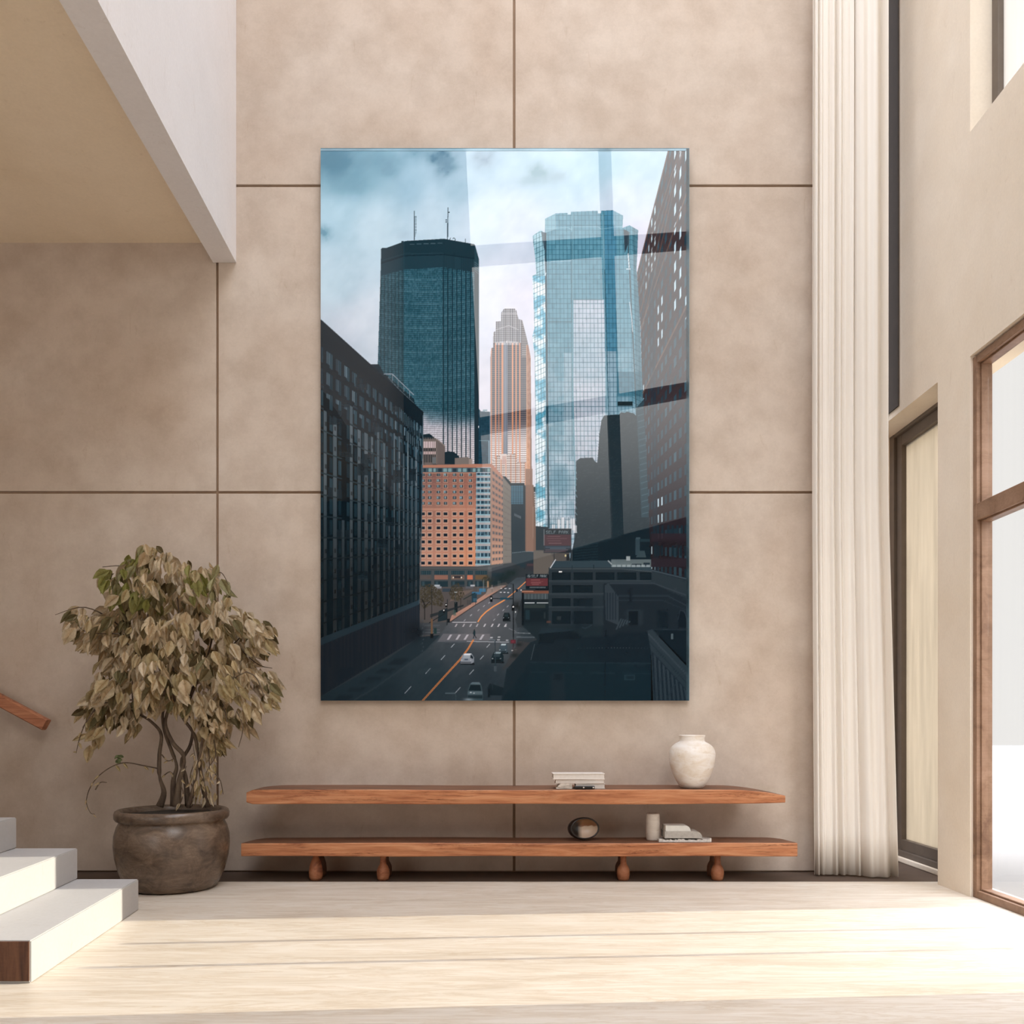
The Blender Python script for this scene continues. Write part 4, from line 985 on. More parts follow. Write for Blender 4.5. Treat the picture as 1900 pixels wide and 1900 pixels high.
# ================================================================ bench and shelf
def plank(name, x0, x1, y0, y1, z0, z1, parent, rl, rr, seed, taper=0.):
    """live-edge plank: plan outline with soft back corners, slightly wavy front and edges"""
    rnd = random.Random(seed); bm = B(); n = 90
    ph = [rnd.uniform(0, 6) for _ in range(6)]
    rows = []
    for k in range(n+1):
        t = k/n; x = x0+(x1-x0)*t
        dl = (x-x0)/rl; dr = (x1-x)/rr
        back = y1
        for d, R in ((dl, rl), (dr, rr)):
            if d < 1: back = min(back, y0+.03+(y1-y0-.03)*math.sqrt(max(0, 1-(1-d)**2)))
        yf = y0+.004*math.sin(x*3+ph[0])+.003*math.sin(x*7+ph[1])
        zb = z0+.0025*math.sin(x*4+ph[2]); zt = z1+.0025*math.sin(x*2.5+ph[3])
        if taper and dr < 1:
            zt -= taper*(1-dr)**2.0; zb += .012*(1-dr)**2
        if taper and dl < .35:
            e = 1-dl/.35; zt -= .022*e**3; zb += .016*e**3
        b = .007
        prof = [(yf+b, zb), (back-b, zb), (back, zb+b), (back, zt-b), (back-b, zt), (yf+b, zt), (yf+.002, zt-b), (yf, (zt+zb)/2+.006*math.sin(x*2+ph[4])), (yf+.001, zb+b)]
        rows.append([bm.verts.new((x, p, q)) for p, q in prof])
    m = len(rows[0])
    for A, Bv in zip(rows[:-1], rows[1:]):
        for k in range(m): bm.faces.new((A[k], A[(k+1) % m], Bv[(k+1) % m], Bv[k]))
    bm.faces.new(rows[0]); bm.faces.new(rows[-1])
    bm.normal_update()
    for f in bm.faces:
        if abs(f.normal.z) > .8 and f.calc_center_median().z > (z0+z1)/2-.03: f.material_index = 1
    o = obj(name, bm, [M['wood'], M['wood_top']], parent, False)
    return o
YF = 7.35
bench = thing('bench', 'long low reddish timber bench on turned feet under the print', 'bench', (0, 7.52, 0))
ZB1 = PZ(1564.5, YF); ZB0 = PZ(1589, YF)
plank('seat', PX(447, YF), PX(1480, YF), YF, 7.72, ZB0, ZB1, bench, .18, .18, 3)
for px, kind in ((583, 0), (709, 1), (1158, 1), (1334, 2)):
    for back in (0, 1):
        yl = 7.495 if not back else 7.68
        x = PX(px, 7.44)
        H = ZB0+.004
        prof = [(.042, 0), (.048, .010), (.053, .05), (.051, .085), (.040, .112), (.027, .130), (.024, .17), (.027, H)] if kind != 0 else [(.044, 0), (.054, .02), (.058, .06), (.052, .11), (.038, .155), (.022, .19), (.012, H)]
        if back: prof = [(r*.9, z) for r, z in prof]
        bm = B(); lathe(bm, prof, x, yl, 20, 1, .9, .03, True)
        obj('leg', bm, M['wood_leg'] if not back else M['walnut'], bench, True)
shelf = thing('wall_shelf', 'thick timber wall shelf running above the low bench', 'shelf', (0, 7.6, PZ(1492, YF)))
ZS1 = PZ(1465.5, YF); ZS0 = PZ(1492, YF)
plank('board', PX(457, YF), PX(1457, YF), YF, YW-.001, ZS0, ZS1, shelf, .22, .42, 9, .045)

# ================================================================ pot and plant
def plant():
    yc = 7.15; xc = PX(320, yc)
    pl = thing('potted_tree', 'bushy pale leaved indoor tree in a big brown glazed pot', 'plant', (xc, yc, 0))
    m, nt, b = nmat('brown_glaze')
    f = noise(nt, coords(nt, (1, 1, 1.6)), 6, 8, .7, .6); f2 = noise(nt, coords(nt, (3, 3, 12)), 5, 5)
    c = ramp(nt, f, [(.30, (.065, .043, .030)), (.5, (.135, .092, .064)), (.70, (.22, .155, .108))])
    c = mixn(nt, c, ramp(nt, f2, [(.35, (.75, .72, .7)), (.65, (1, 1, 1))]), .7, 'MULTIPLY')
    nt.links.new(c, b.inputs['Base Color']); b.inputs['Roughness'].default_value = .27; bump(nt, b, f, .22, .012)
    bm = B()
    pr = [(.29, 0), (.325, .012), (.352, .05), (.392, .14), (.420, .25), (.430, .34), (.426, .42), (.408, .485), (.392, .515), (.392, .528), (.412, .535), (.424, .552), (.426, .585), (.418, .607), (.402, .616), (.385, .612), (.372, .595), (.368, .56)]
    lathe(bm, pr, xc, yc, 72); obj('pot', bm, m, pl, True)
    bm = B(); rnd = random.Random(2)
    lathe(bm, [(.374, .54), (.374, .572), (.25, .585), (.1, .60)], xc, yc, 40, wob=.01, close=True); obj('soil', bm, simple('dark_soil', (.03, .022, .016), 1, .3, 40), pl)
    bark = wood('bark', (.035, .022, .014), (.085, .055, .036), (.14, .10, .065), (9, 9, 2.5), .8, .1)
    def Q(px, py, dy=0): return (PX(px, yc), yc+dy, PZ(py, yc))
    stems = [
        ([(298, 1496, -.02), (305, 1470, -.01), (296, 1440, .0), (294, 1400, .02), (299, 1362, .0), (284, 1338, -.05), (263, 1322, -.08), (256, 1298, -.1), (258, 1250, -.12)], .021),
        ([(318, 1496, .04), (319, 1450, .03), (326, 1422, .02), (318, 1392, 0), (305, 1362, .02), (297, 1330, .05), (301, 1290, .06), (280, 1252, .1), (264, 1212, .12), (262, 1150, .12), (270, 1080, .1)], .018),
        ([(332, 1496, -.05), (336, 1450, -.04), (347, 1405, -.06), (328, 1378, -.08), (312, 1342, -.06), (318, 1300, -.04), (300, 1262, -.1), (276, 1225, -.15), (240, 1180, -.2)], .022),
        ([(345, 1496, .05), (342, 1440, .02), (336, 1414, 0), (350, 1382, .04), (351, 1342, .08), (338, 1312, .1), (350, 1270, .12), (378, 1236, .16), (420, 1190, .2)], .018),
        ([(384, 1498, .02), (376, 1455, 0), (372, 1400, -.05), (364, 1362, -.05), (346, 1332, -.08), (331, 1300, -.08), (326, 1240, -.05), (331, 1180, 0), (326, 1100, .02), (300, 1030, 0)], .017),
        ([(358, 1496, -.1), (372, 1445, -.12), (384, 1395, -.15), (394, 1345, -.18), (410, 1305, -.22), (440, 1270, -.25), (476, 1250, -.28)], .013),
        ([(350, 1300, 0), (380, 1220, .05), (390, 1150, .1), (380, 1080, .1)], .010),
        ([(300, 1300, -.05), (250, 1300, -.15), (205, 1310, -.2), (175, 1350, -.2)], .008),
        ([(262, 1215, .1), (220, 1160, 0), (170, 1130, -.1), (120, 1145, -.15)], .008),
    ]
    for pts, r in stems:
        sp = spline([Q(*p) for p in pts], 5); n = len(sp)
        bm = B(); tube(bm, sp, [r*(1.5-1.0*min(1, k/(n*.25)) if k < n*.25 else (1-.82*(k/n)))*1.0 if k < n*.25 else r*(1.08-.92*k/n) for k in range(n)], 8)
        obj('stem', bm, bark, pl, True)
    # thin twigs and hanging tendrils
    twigs = [[(294, 1426, 0), (272, 1420, -.05), (244, 1414, -.1), (222, 1420, -.12), (200, 1436, -.14), (184, 1458, -.15), (177, 1484, -.15), (184, 1504, -.15), (192, 1507, -.15)],
             [(192, 1463, -.14), (200, 1450, -.13), (212, 1450, -.13)], [(400, 1330, -.1), (408, 1370, -.15), (414, 1400, -.18), (404, 1420, -.2), (398, 1432, -.2)], [(412, 1430, -.2), (424, 1446, -.2), (429, 1470, -.2)],
             [(392, 1340, -.1), (398, 1372, -.14), (400, 1410, -.15), (404, 1450, -.15)], [(430, 1310, -.2), (438, 1345, -.22), (432, 1375, -.22)], [(455, 1320, -.22), (466, 1350, -.22), (458, 1385, -.22)],
             [(356, 1496, .0), (362, 1470, -.04), (358, 1440, -.06), (366, 1410, -.06), (362, 1380, -.05)], [(340, 1496, -.1), (350, 1470, -.12), (346, 1450, -.12), (356, 1420, -.12)],
             [(205, 1310, -.2), (182, 1340, -.2), (170, 1370, -.2), (164, 1396, -.2)], [(240, 1180, -.2), (200, 1180, -.22), (160, 1170, -.22)], [(476, 1250, -.28), (495, 1262, -.28), (510, 1300, -.28)],
             [(420, 1190, .2), (460, 1160, .15), (495, 1175, .1), (508, 1195, .1)], [(420, 1190, .2), (470, 1230, .1), (505, 1240, 0)], [(270, 1080, .1), (230, 1050, .05), (190, 1052, 0)], [(380, 1080, .1), (405, 1060, .05), (424, 1085, 0)],
             [(300, 1400, 0), (312, 1412, 0), (325, 1405, .0)], [(303, 1440, 0), (315, 1432, 0), (322, 1440, .02)]]
    bm = B()
    tw_pts = []
    for t in twigs:
        sp = spline([Q(*p) for p in t], 5); tube(bm, sp, [.0055*(1-.6*k/len(sp)) for k in range(len(sp))], 5); tw_pts.append(sp)
    obj('twigs', bm, bark, pl)['kind'] = 'stuff'
    # leaves
    crown = [(250, 1012), (262, 1002), (300, 1008), (330, 1028), (370, 1036), (404, 1040), (424, 1084), (428, 1118), (455, 1128), (490, 1145), (508, 1190), (480, 1200), (462, 1215), (476, 1232), (506, 1240), (512, 1262), (506, 1308), (478, 1312), (470, 1350), (462, 1370), (446, 1340), (424, 1322), (420, 1370), (396, 1392), (372, 1352), (340, 1310), (318, 1296), (300, 1310), (262, 1300), (256, 1340), (248, 1376), (232, 1350), (205, 1350), (182, 1368), (160, 1394), (158, 1352), (150, 1330), (164, 1290), (180, 1262), (186, 1230), (168, 1190), (140, 1168), (104, 1160), (128, 1130), (150, 1120), (190, 1128), (204, 1110), (184, 1098), (196, 1072), (190, 1052), (220, 1050), (232, 1030)]
    def inp(x, y):
        c = False
        for k in range(len(crown)):
            xa, ya_ = crown[k]; xb, yb = crown[(k+1) % len(crown)]
            if (ya_ > y) != (yb > y) and x < (xb-xa)*(y-ya_)/(yb-ya_)+xa: c = not c
        return c
    rnd = random.Random(11)
    bm = B(); cl = bm.loops.layers.float_color.new('tone')
    def leaf(p, d, L, W, tone, roll):
        d = d.normalized(); side = d.cross(Vector((0, -1, 0)));
        if side.length < .2: side = Vector((1, 0, 0))
        side.normalize(); up = side.cross(d)
        R = Matrix.Rotation(roll, 3, d); side = R @ side; up = R @ up
        st = [(0, .02), (.16, .62), (.38, 1.0), (.62, .80), (.84, .38), (1, 0.0)]
        fold = rnd.uniform(.15, .5); curl = rnd.uniform(-.15, .45); wv = rnd.uniform(-.2, .2)
        mid = []; lf = []; rt = []
        for t, w in st:
            c = p+d*(L*t)+up*(-curl*L*t*t)+side*(wv*L*t*(1-t))
            mid.append(bm.verts.new(c))
            lf.append(bm.verts.new(c+side*(W*w*.5)+up*(fold*W*w*.5))); rt.append(bm.verts.new(c-side*(W*w*.5)+up*(fold*W*w*.5)))
        for k in range(len(st)-1):
            for S in (lf, rt):
                f = bm.faces.new((mid[k], mid[k+1], S[k+1], S[k])); f.smooth = True
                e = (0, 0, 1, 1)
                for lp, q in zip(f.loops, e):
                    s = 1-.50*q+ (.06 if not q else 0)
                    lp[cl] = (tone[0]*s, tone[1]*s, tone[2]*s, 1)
    tones = [(.84, .66, .43), (.88, .72, .50), (.76, .60, .36), (.66, .53, .30), (.92, .77, .56), (.80, .64, .42)]
    cxp, cyp = 320, 1190
    cl_pts = []
    while len(cl_pts) < 230:
        x = rnd.uniform(100, 515); y = rnd.uniform(1000, 1396)
        if inp(x, y): cl_pts.append((x, y))
    cnt = 0
    for x, y in cl_pts:
        dist = min(1, math.hypot((x-cxp)/200, (y-cyp)/190)); dep = .42*math.sqrt(max(0.05, 1-dist**2))
        yy = rnd.uniform(-dep, dep*.9)
        nl = rnd.randint(7, 11)
        green = (x < 290 and y < 1110) or (x > 370 and y < 1110)
        base = Vector(Q(x, y, yy))
        hue = rnd.choice(tones)
        out = Vector(((x-cxp)/200, rnd.uniform(-.6, .1), -.3-.5*rnd.random()))
        for k in range(nl):
            q = base+Vector((rnd.gauss(0, .045), rnd.gauss(0, .045), rnd.gauss(0, .045)))
            pxq = 950+q.x*F_PX/q.y; pyq = HOR-(q.z-EYE)*F_PX/q.y
            if not inp(pxq, pyq-4): continue
            dd = out*rnd.uniform(.3, 1.1)+Vector((rnd.uniform(-.5, .5), rnd.uniform(-.45, .2), rnd.uniform(-1.1, -.15)))
            L = rnd.uniform(.08, .155)
            if q.y+.19 > YW: q.y = YW-.20
            t = hue if rnd.random() < .7 else rnd.choice(tones)
            if green and rnd.random() < .55: t = rnd.choice([(.34, .33, .10), (.42, .40, .15), (.52, .48, .26)])
            elif rnd.random() < .14: t = rnd.choice([(.22, .17, .09), (.27, .23, .12)])
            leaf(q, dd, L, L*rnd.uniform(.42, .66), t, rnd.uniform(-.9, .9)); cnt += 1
    for sp in tw_pts:
        for k in range(2, len(sp), 3):
            if rnd.random() < .75:
                L = rnd.uniform(.03, .07)
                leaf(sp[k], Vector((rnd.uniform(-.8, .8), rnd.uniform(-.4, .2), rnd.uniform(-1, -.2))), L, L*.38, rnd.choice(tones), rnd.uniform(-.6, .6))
    for x, y in [(228, 1404), (236, 1410), (224, 1412), (232, 1400), (240, 1404)]:
        leaf(Vector(Q(x, y, -.1)), Vector((rnd.uniform(-1, 1), -.2, rnd.uniform(-.6, .5))), .05, .028, (.28, .32, .16), rnd.uniform(-.6, .6))
    # trailing pale leaves on the right, down to the pot
    for k in range(60):
        x = rnd.uniform(362, 402); y = rnd.uniform(1370, 1480)
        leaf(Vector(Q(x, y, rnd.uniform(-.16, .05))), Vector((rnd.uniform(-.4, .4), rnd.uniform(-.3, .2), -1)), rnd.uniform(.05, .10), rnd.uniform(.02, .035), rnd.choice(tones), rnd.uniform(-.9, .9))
    m, nt, b = nmat('leaf'); nt.nodes.remove(b)
    at = N(nt, 'ShaderNodeVertexColor', layer_name='tone'); f = noise(nt, coords(nt, (1, 1, 1)), 26, 5, .7, .8)
    c = mixn(nt, at.outputs['Color'], ramp(nt, f, [(.34, (.62, .56, .48)), (.55, (1.0, 1.0, 1.0))]), .7, 'MULTIPLY')
    d = N(nt, 'ShaderNodeBsdfDiffuse'); t = N(nt, 'ShaderNodeBsdfTranslucent'); mx = N(nt, 'ShaderNodeMixShader'); mx.inputs[0].default_value = .35
    nt.links.new(c, d.inputs['Color']); nt.links.new(c, t.inputs['Color']); nt.links.new(d.outputs[0], mx.inputs[1]); nt.links.new(t.outputs[0], mx.inputs[2]); nt.links.new(mx.outputs[0], nt.nodes['Material Output'].inputs['Surface'])
    me = bpy.data.meshes.new('foliage'); bm.to_mesh(me); bm.free(); me.materials.append(m)
    o = bpy.data.objects.new('foliage', me); COL.objects.link(o); o.parent = pl; o.matrix_parent_inverse = Matrix.Translation(pl.location).inverted(); o['kind'] = 'stuff'
    print('leaves', cnt)
plant()

# ================================================================ things on the shelf and the bench
paper = simple('white_paper', (.68, .62, .56), .8, .05, 30)
cream = simple('cream_cover', (.62, .55, .48), .7, .05, 30)
def book(name, x0, x1, y0, y1, z0, t, label, group=None, cover=None, rot=0., cols=None, round_side=None, cat='book'):
    cx, cy = (x0+x1)/2, (y0+y1)/2
    o = thing(name, label, cat, (cx, cy, z0), group)
    def shape(bm, ins, za, zb, rounded):
        hx, hy = (x1-x0)/2-ins, (y1-y0)/2-ins
        pts = [(-hx, -hy), (hx, -hy), (hx, hy), (-hx, hy)]
        if rounded:
            r = min(t*.9, .05)
            prof = [(-hx, za), (hx, za)]+[(hx-r*(1-math.cos(a)), zb-r*(1-math.sin(a))) for a in [k*math.pi/14 for k in range(0, 8)]]+[(-hx, zb)]
            A = [bm.verts.new((p, -hy, q)) for p, q in prof]; Bv = [bm.verts.new((p, hy, q)) for p, q in prof]
            bm.faces.new(A); bm.faces.new(Bv)
            for k in range(len(prof)): bm.faces.new((A[k], A[(k+1) % len(prof)], Bv[(k+1) % len(prof)], Bv[k]))
        else: prism(bm, pts, 'z', za, zb)
        for v in bm.verts:
            x, y = v.co.x, v.co.y
            v.co.x = cx+x*math.cos(rot)-y*math.sin(rot); v.co.y = cy+x*math.sin(rot)+y*math.cos(rot)
    c = min(.004, t*.16)
    if round_side:
        bm = B(); shape(bm, 0, z0, z0+t, True); bmesh.ops.bevel(bm, geom=[e for e in bm.edges if e.calc_face_angle(0) > .6], offset=.003, segments=2, affect='EDGES'); obj('cover', bm, cover, o)
        bm = B(); shape(bm, .002, z0+t*.42, z0+t*.47, False)
        for v in bm.verts: v.co.x -= .0
        obj('pages', bm, paper, o)
        return o
    bm = B(); shape(bm, .005, z0+c, z0+t-c, False); obj('pages', bm, paper, o)
    bm = B(); shape(bm, 0, z0, z0+c, False); obj('cover', bm, cover or cream, o)
    bm = B(); shape(bm, 0, z0+t-c, z0+t, False); obj('cover', bm, cover or cream, o)
    return o
yo = 7.47; s = yo/F_PX
white = simple('white_cover', (.74, .68, .62), .7, .04, 25)
taupe = simple('taupe_cover', (.46, .36, .30), .7, .1, 25)
zt = ZS1+.0028
book('book', PX(1067, yo), PX(1122, yo), yo-.04, yo+.16, zt, .042, 'short cream book at the bottom right of the shelf stack', 'books stacked on the wall shelf', cream)
book('book', PX(1030, yo), PX(1121, yo), yo-.04, yo+.17, zt+.0425, .034, 'cream book in the middle of the shelf stack, under the widest one', 'books stacked on the wall shelf', simple('pinkish_cover', (.60, .50, .44), .7, .08, 25), -.02)
book('book', PX(1025, yo), PX(1121, yo), yo-.045, yo+.17, zt+.077, .046, 'widest white book, topmost of the stack on the wall shelf', 'books stacked on the wall shelf', white, .015)
# broken stone bookend under the left end
def rough_block(name, pts, y0, y1, mat, label, cat, jit=.004, seed=1):
    bm = B(); prism(bm, pts, 'y', y0, y1); bmesh.ops.subdivide_edges(bm, edges=bm.edges[:], cuts=2, use_grid_fill=True)
    rnd = random.Random(seed)
    zmin = min(v.co.z for v in bm.verts)
    zmax = max(v.co.z for v in bm.verts)
    for v in bm.verts:
        v.co.x += rnd.uniform(-jit, jit); v.co.y += rnd.uniform(-jit, jit)
        if zmin+1e-4 < v.co.z < zmax-1e-4: v.co.z += rnd.uniform(-jit, jit)
    o = obj(name, bm, mat); tag(o, label, cat); return o
x0 = PX(1032, yo)
rough_block('stone', [(x0, zt), (x0+.125, zt), (x0+.13, zt+.02), (x0+.125, zt+.042), (x0+.03, zt+.042), (x0+.012, zt+.02)], yo-.035, yo+.12, simple('chalky_stone', (.66, .59, .50), .9, .2, 30, bmp=.5), 'chalky broken stone propping the left end of the shelf books', 'stone', .004, 4)
bx = thing('remote_control', 'small dark remote with two pale buttons in front of the stacked books', 'remote control', (PX(1086, 7.40), 7.40, zt))
bm = B(); box(bm, PX(1066, 7.4), PX(1103, 7.4), 7.375, 7.415, zt, zt+.026, 0, .005); obj('case', bm, simple('black_plastic', (.02, .017, .015), .35), bx)
for px in (1083, 1101):
    bm = B(); xx = PX(px, 7.37)
    bmesh.ops.create_icosphere(bm, subdivisions=2, radius=.0065, matrix=Matrix.Translation((xx, 7.375, zt+.013))); obj('button', bm, white, bx, True)
# vase
def clay(name, c1, c2):
    m, nt, b = nmat(name)
    f = noise(nt, coords(nt, (1, 1, 2.2)), 7, 7, .68, .5); f2 = noise(nt, coords(nt, (2, 2, 9)), 6, 6, .7)
    c = ramp(nt, f, [(.34, c1), (.58, c2)])
    c = mixn(nt, c, ramp(nt, f2, [(.30, (.72, .62, .50)), (.42, (1, 1, 1))]), .6, 'MULTIPLY')
    nt.links.new(c, b.inputs['Base Color']); b.inputs['Roughness'].default_value = .6; bump(nt, b, f2, .25, .008); return m
yv = 7.52; xv = PX(1284, yv); sv = yv/F_PX
va = thing('vase', 'large off-white ceramic vase standing on the right end of the wall shelf', 'vase', (xv, yv, zt-.001))
def rr(px): return px*sv
zv = zt-.001; hv = .432
pr = [(rr(16), 0), (rr(19), .004), (rr(25), .03), (rr(33), .095), (rr(39.5), .175), (rr(42.3), .25), (rr(42), .295), (rr(38.5), .335), (rr(31), .365), (rr(24.5), .380), (rr(23), .395), (rr(23.3), .42), (rr(24.2), .430), (rr(23.4), .435), (rr(21.5), .430), (rr(20.5), .40), (rr(24), .37), (rr(34), .33)]
def fine(prof, m=4):
    sp = spline([(r, 0, z) for r, z in prof], m); return [(p.x, p.z) for p in sp]
bm = B(); lathe(bm, [(r, zv+z) for r, z in fine(pr)], xv, yv, 64, wob=.004); obj('body', bm, clay('chalk_white_clay', (.70, .60, .49), (.80, .745, .69)), va, True)
# things on the bench
zb = ZB1+.0028
yc2 = 7.52; xc2 = PX(1211.5, yc2); s3 = yc2/F_PX
bm = B(); H = .222
lathe(bm, [(r, zb+z) for r, z in fine([(.046, 0), (.053, .006), (.0555, .04), (.0565, .11), (.0555, .18), (.054, .208), (.050, .218), (.043, .2205), (.034, .216), (.032, .19)], 3)], xc2, yc2, 40)
cv = obj('cylinder_vase', bm, clay('ivory_clay', (.50, .43, .36), (.58, .51, .44)), None, True); tag(cv, 'small ivory cylindrical vase standing on the bench beside the tray', 'vase')
# tray with a torn edge and two blocks of books
rough = B()
xa, xb = PX(1222, 7.42), PX(1319, 7.42)
n = 40; rnd = random.Random(5)
A = []; Bv = []; C1 = []; D1v = []
for k in range(n+1):
    t = k/n; x = xa+(xb-xa)*t; j = rnd.uniform(-.003, .003)
    A.append(rough.verts.new((x, 7.395+j, zb))); Bv.append(rough.verts.new((x, 7.395+j+.002, zb+.018+rnd.uniform(-.006, .006)+(.01 if t > .97 else 0)))); C1.append(rough.verts.new((x, 7.62+j, zb+.012))); D1v.append(rough.verts.new((x, 7.62+j, zb)))
for k in range(n):
    for P_, Q_ in ((A, Bv), (Bv, C1), (C1, D1v), (D1v, A)): rough.faces.new((P_[k], P_[k+1], Q_[k+1], Q_[k]))
rough.faces.new((A[0], Bv[0], C1[0], D1v[0])); rough.faces.new((A[n], Bv[n], C1[n], D1v[n]))
tr = obj('tray', rough, simple('crumbly_plaster', (.58, .53, .47), .9, .2, 60, bmp=.4)); tag(tr, 'thin chalky tray with a ragged front edge under the bench books', 'tray')
grey = simple('grey_cover', (.40, .365, .32), .8, .12, 40)
book('book', PX(1232, 7.45), PX(1301, 7.45), 7.41, 7.60, zb+.029, .056, 'thick grey-green book with a rounded end lying on the tray', None, grey, 0, None, True)
book('book', PX(1234, 7.45), PX(1280, 7.45), 7.42, 7.58, zb+.085, .045, 'small white book with a rounded end, topmost on the tray', None, simple('ivory_cover', (.64, .61, .55), .7, .05, 30), 0, None, True)
# dark bowl lying on its side
def bowl():
    yb, xbw = 7.54, PX(1082, 7.54); R = .118
    o = thing('bowl', 'round black bowl tipped on its side with a copper and cream inside', 'bowl', (xbw, yb, zb))
    m, nt, b = nmat('bowl_glaze')
    g = N(nt, 'ShaderNodeNewGeometry'); sp = N(nt, 'ShaderNodeSeparateXYZ'); nt.links.new(g.outputs['Position'], sp.inputs[0])
    nz = noise(nt, coords(nt, (1, 1, 1)), 12, 4)
    ma = N(nt, 'ShaderNodeMath', operation='MULTIPLY_ADD'); nt.links.new(nz, ma.inputs[0]); ma.inputs[1].default_value = .06; nt.links.new(sp.outputs['Z'], ma.inputs[2])
    mr = N(nt, 'ShaderNodeMapRange'); nt.links.new(ma.outputs[0], mr.inputs[0]); mr.inputs[1].default_value = zb; mr.inputs[2].default_value = zb+.2
    c = ramp(nt, mr.outputs[0], [(.50, (.55, .42, .32)), (.66, (.50, .38, .28)), (.70, (.22, .09, .04)), (.95, (.26, .13, .05))])
    mx = N(nt, 'ShaderNodeMapRange'); nt.links.new(sp.outputs['X'], mx.inputs[0]); mx.inputs[1].default_value = xbw-.045; mx.inputs[2].default_value = xbw-.005
    lo = N(nt, 'ShaderNodeMapRange'); nt.links.new(sp.outputs['Z'], lo.inputs[0]); lo.inputs[1].default_value = zb+.14; lo.inputs[2].default_value = zb+.16
    mxx = N(nt, 'ShaderNodeMath', operation='MAXIMUM'); nt.links.new(mx.outputs[0], mxx.inputs[0]); nt.links.new(lo.outputs[0], mxx.inputs[1])
    c = mixn(nt, (.012, .010, .009), c, mxx.outputs[0])
    nt.links.new(c, b.inputs['Base Color']); b.inputs['Roughness'].default_value = .3
    blk = simple('black_glaze', (.018, .013, .011), .3)
    def shell(bm, prof):
        ax = Vector((.28, -1, .10)).normalized(); u = ax.cross(Vector((0, 0, 1))).normalized(); w = u.cross(ax)
        c0 = Vector((xbw, yb, zb+.094)); rings = []
        for r, t in prof:
            rings.append([bm.verts.new(c0+ax*t+(u*math.cos(a)*r*1.12+w*math.sin(a)*r*.78)) for a in [2*math.pi*k/40 for k in range(40)]])
        for Aq, Bq in zip(rings[:-1], rings[1:]):
            for k in range(40): bm.faces.new((Aq[k], Aq[(k+1) % 40], Bq[(k+1) % 40], Bq[k]))
        return rings
    bm = B(); rg = shell(bm, [(.02, -.09), (.06, -.085), (.095, -.06), (.115, -.02), (.118, .02), (.112, .045), (.104, .05), (.099, .044)]); bm.faces.new(rg[0]); obj('shell', bm, blk, o, True)
    bm = B(); rg = shell(bm, [(.099, .044), (.098, .03), (.088, .0), (.07, -.02), (.03, -.035)]); bm.faces.new(rg[-1]); obj('inside', bm, m, o, True)
bowl()

# ================================================================ the acrylic print
def acrylic_print():
    yp = 7.84; sp_ = yp/F_PX
    x0, x1 = (AX0-950)*sp_, (AX1-950)*sp_; z1_, z0_ = EYE+(HOR-AY0)*sp_, EYE+(HOR-AY1)*sp_
    pr = thing('acrylic_print', 'large glossy acrylic print of a downtown street between towers, hung on the wall', 'picture', ((x0+x1)/2, yp, z0_))
    u, v, quads, col = art_mesh_data(7.0)
    nv = len(u); co = np.zeros((nv, 3), np.float32)
    co[:, 0] = x0+(x1-x0)*u; co[:, 1] = yp; co[:, 2] = z1_-(z1_-z0_)*v
    me = bpy.data.meshes.new('printed_picture'); nq = len(quads)
    me.vertices.add(nv); me.vertices.foreach_set('co', co.ravel())
    me.loops.add(nq*4); me.loops.foreach_set('vertex_index', quads.astype(np.int32).ravel())
    me.polygons.add(nq); me.polygons.foreach_set('loop_start', np.arange(0, nq*4, 4, dtype=np.int32))
    me.update(calc_edges=True)
    s = np.clip(col/255., 0, 1); l = np.where(s <= .04045, s/12.92, ((s+.055)/1.055)**2.4)
    l = np.clip(l*np.array((.96, 1.02, 1.08))*ART_GAIN, 0, .95)
    at = me.color_attributes.new('ink', 'FLOAT_COLOR', 'POINT')
    at.data.foreach_set('color', np.concatenate([l, np.ones((nv, 1))], 1).astype(np.float32).ravel())
    m, nt, b = nmat('printed_acrylic')
    a = N(nt, 'ShaderNodeVertexColor', layer_name='ink'); nt.links.new(a.outputs['Color'], b.inputs['Base Color'])
    b.inputs['Roughness'].default_value = .0; b.inputs['IOR'].default_value = 1.5; b.inputs['Specular IOR Level'].default_value = .5
    me.materials.append(m)
    o = bpy.data.objects.new('printed_picture', me); COL.objects.link(o); o.parent = pr; o.matrix_parent_inverse = Matrix.Translation(pr.location).inverted()
    bm = B(); box(bm, x0, x1, yp+.0006, yp+.018, z0_, z1_); obj('acrylic_sheet', bm, simple('acrylic_edge', (.16, .30, .36), .15, .02), pr)
    e = .0
    bm = B()
    box(bm, x1, x1+.004, yp-.003, yp+.018, z0_, z1_+.004); box(bm, x0, x1, yp-.003, yp+.018, z1_, z1_+.004)
    obj('polished_edge', bm, simple('teal_edge', (.10, .20, .25), .1, .3, 3), pr)
    bm = B(); box(bm, x1-.021, x1-.0005, yp-.0022, yp-.0002, z0_, z1_-.0005, 0); obj('side_refraction', bm, simple('dark_refraction_strip', (.03, .055, .07), .05, .8, 2.2), pr)  # refraction at the clear side edge, put in as an opaque dark strip
    bm = B(); box(bm, x0, x1-.022, yp-.0022, yp-.0002, z1_-.018, z1_-.0005, 0); obj('top_refraction', bm, simple('pale_refraction_strip', (.26, .42, .52), .05, .3, 1.5), pr)  # refraction at the clear top edge, put in as an opaque pale strip
    for x in (x0+.15, x1-.15):
        for z in (z0_+.15, z1_-.15):
            bm = B(); tube(bm, [(x, yp+.018, z), (x, YW+.002, z)], .02, 16); obj('standoff', bm, M['frame_dark'], pr)
    print('print quads', nq)
ART_GAIN = 1.0
acrylic_print()

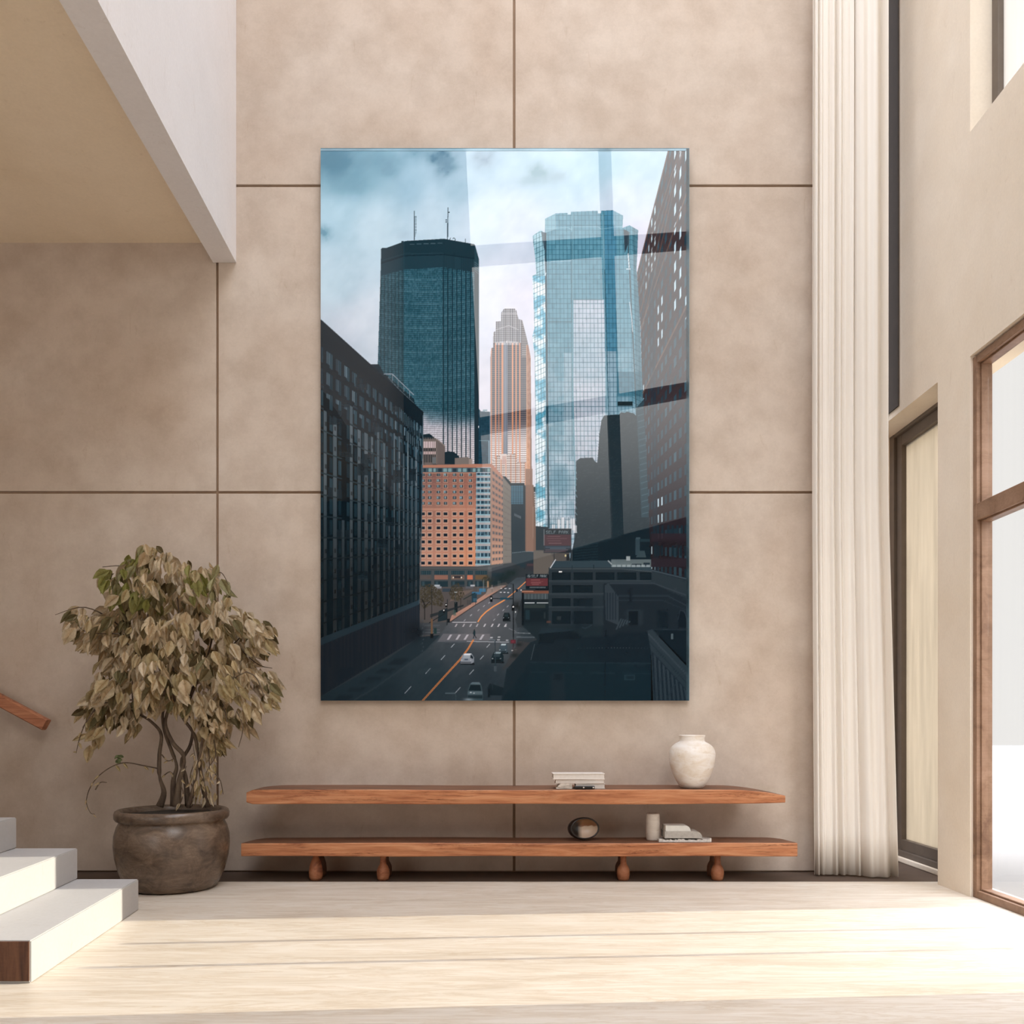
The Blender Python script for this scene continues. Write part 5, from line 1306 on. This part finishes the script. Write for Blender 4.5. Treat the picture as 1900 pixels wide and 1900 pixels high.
# ================================================================ light
w = bpy.data.worlds.new('World'); scn.world = w; w.use_nodes = True; nt = w.node_tree; nt.nodes.clear()
o = N(nt, 'ShaderNodeOutputWorld'); bg = N(nt, 'ShaderNodeBackground'); nt.links.new(bg.outputs[0], o.inputs['Surface'])
tc = N(nt, 'ShaderNodeTexCoord'); sp = N(nt, 'ShaderNodeSeparateXYZ'); nt.links.new(tc.outputs['Generated'], sp.inputs[0])
def mrange(src, a, b, c, d):
    m = N(nt, 'ShaderNodeMapRange', interpolation_type='SMOOTHSTEP'); nt.links.new(src, m.inputs[0])
    for i, v in zip((1, 2, 3, 4), (a, b, c, d)): m.inputs[i].default_value = v
    return m.outputs[0]
def math_(op, a, b):
    m = N(nt, 'ShaderNodeMath', operation=op)
    for i, v in enumerate((a, b)):
        if isinstance(v, float): m.inputs[i].default_value = v
        else: nt.links.new(v, m.inputs[i])
    return m.outputs[0]
SKY_LOW, SKY_TOP, SKY_REAR = .83, 8.0, 4.3
zen = mrange(sp.outputs['Z'], .42, .85, SKY_LOW, SKY_TOP)
rear = math_('MULTIPLY', mrange(sp.outputs['Z'], .19, .37, 0., SKY_REAR), mrange(math_('MULTIPLY', sp.outputs['Y'], -1.), .5, .75, 0., 1.))
rear_fill = math_('MULTIPLY', mrange(sp.outputs['Z'], .07, .14, 3.0, 0.), mrange(math_('MULTIPLY', sp.outputs['Y'], -1.), .5, .75, 0., 1.))  # low glow behind the camera, added to brighten the left wall
nt.links.new(math_('ADD', math_('ADD', zen, rear), rear_fill), bg.inputs['Strength'])
nt.links.new(mixn(nt, (1.0, .975, .96), (.93, .99, 1.15), mrange(sp.outputs['Z'], .5, .85, 0., 1.)), bg.inputs['Color'])
L = bpy.data.lights.new('sun', 'SUN'); L.energy = 5.4; L.angle = math.radians(.3); L.color = (1, .94, .80)
so = bpy.data.objects.new('sun', L); COL.objects.link(so)
el = math.radians(18); dirv = Vector((-math.cos(el), -.08*math.cos(el), -math.sin(el)))
so.rotation_euler = dirv.to_track_quat('-Z', 'Y').to_euler(); so.location = (12, 6, 9)
def portal(name, loc, d, sx, sy):
    L = bpy.data.lights.new(name, 'AREA'); L.shape = 'RECTANGLE'; L.size = sx; L.size_y = sy; L.cycles.is_portal = True
    o = bpy.data.objects.new(name, L); COL.objects.link(o); o.location = loc; o.rotation_euler = Vector(d).to_track_quat('-Z', 'Y').to_euler()
portal('skylight_portal', ((SKX0+SKX1)/2, (SKY0+SKY1)/2, ZC+.05), (0, 0, -1), SKX1-SKX0, SKY1-SKY0)
portal('rear_portal', ((RX(861)+XR)/2, YR-.1, 8.2), (0, 1, 0), XR-RX(861), 8.6)
portal('fill_opening_portal', (-5.0, YR-.1, 2.15), (0, 1, 0), 2.5, 3.5)  # portal of the added low opening
# ================================================================ camera and view
cd = bpy.data.cameras.new('camera'); cam = bpy.data.objects.new('camera', cd); COL.objects.link(cam)
cam.location = (0, 0, EYE); cam.rotation_euler = (math.radians(90), 0, 0)
cd.sensor_width = 36; cd.lens = 36*F_PX/1900; cd.shift_y = (HOR-950)/1900; cd.clip_start = .05; cd.clip_end = 200
scn.camera = cam
vs = scn.view_settings; vs.view_transform = 'Standard'; vs.look = 'None'; vs.gamma = 1; vs.use_curve_mapping = False; vs.exposure = 0.17
scn.cycles.max_bounces = 10; scn.cycles.diffuse_bounces = 7; scn.cycles.glossy_bounces = 4; scn.cycles.transparent_max_bounces = 8; scn.cycles.caustics_reflective = False
scn.cycles.sample_clamp_indirect = 6
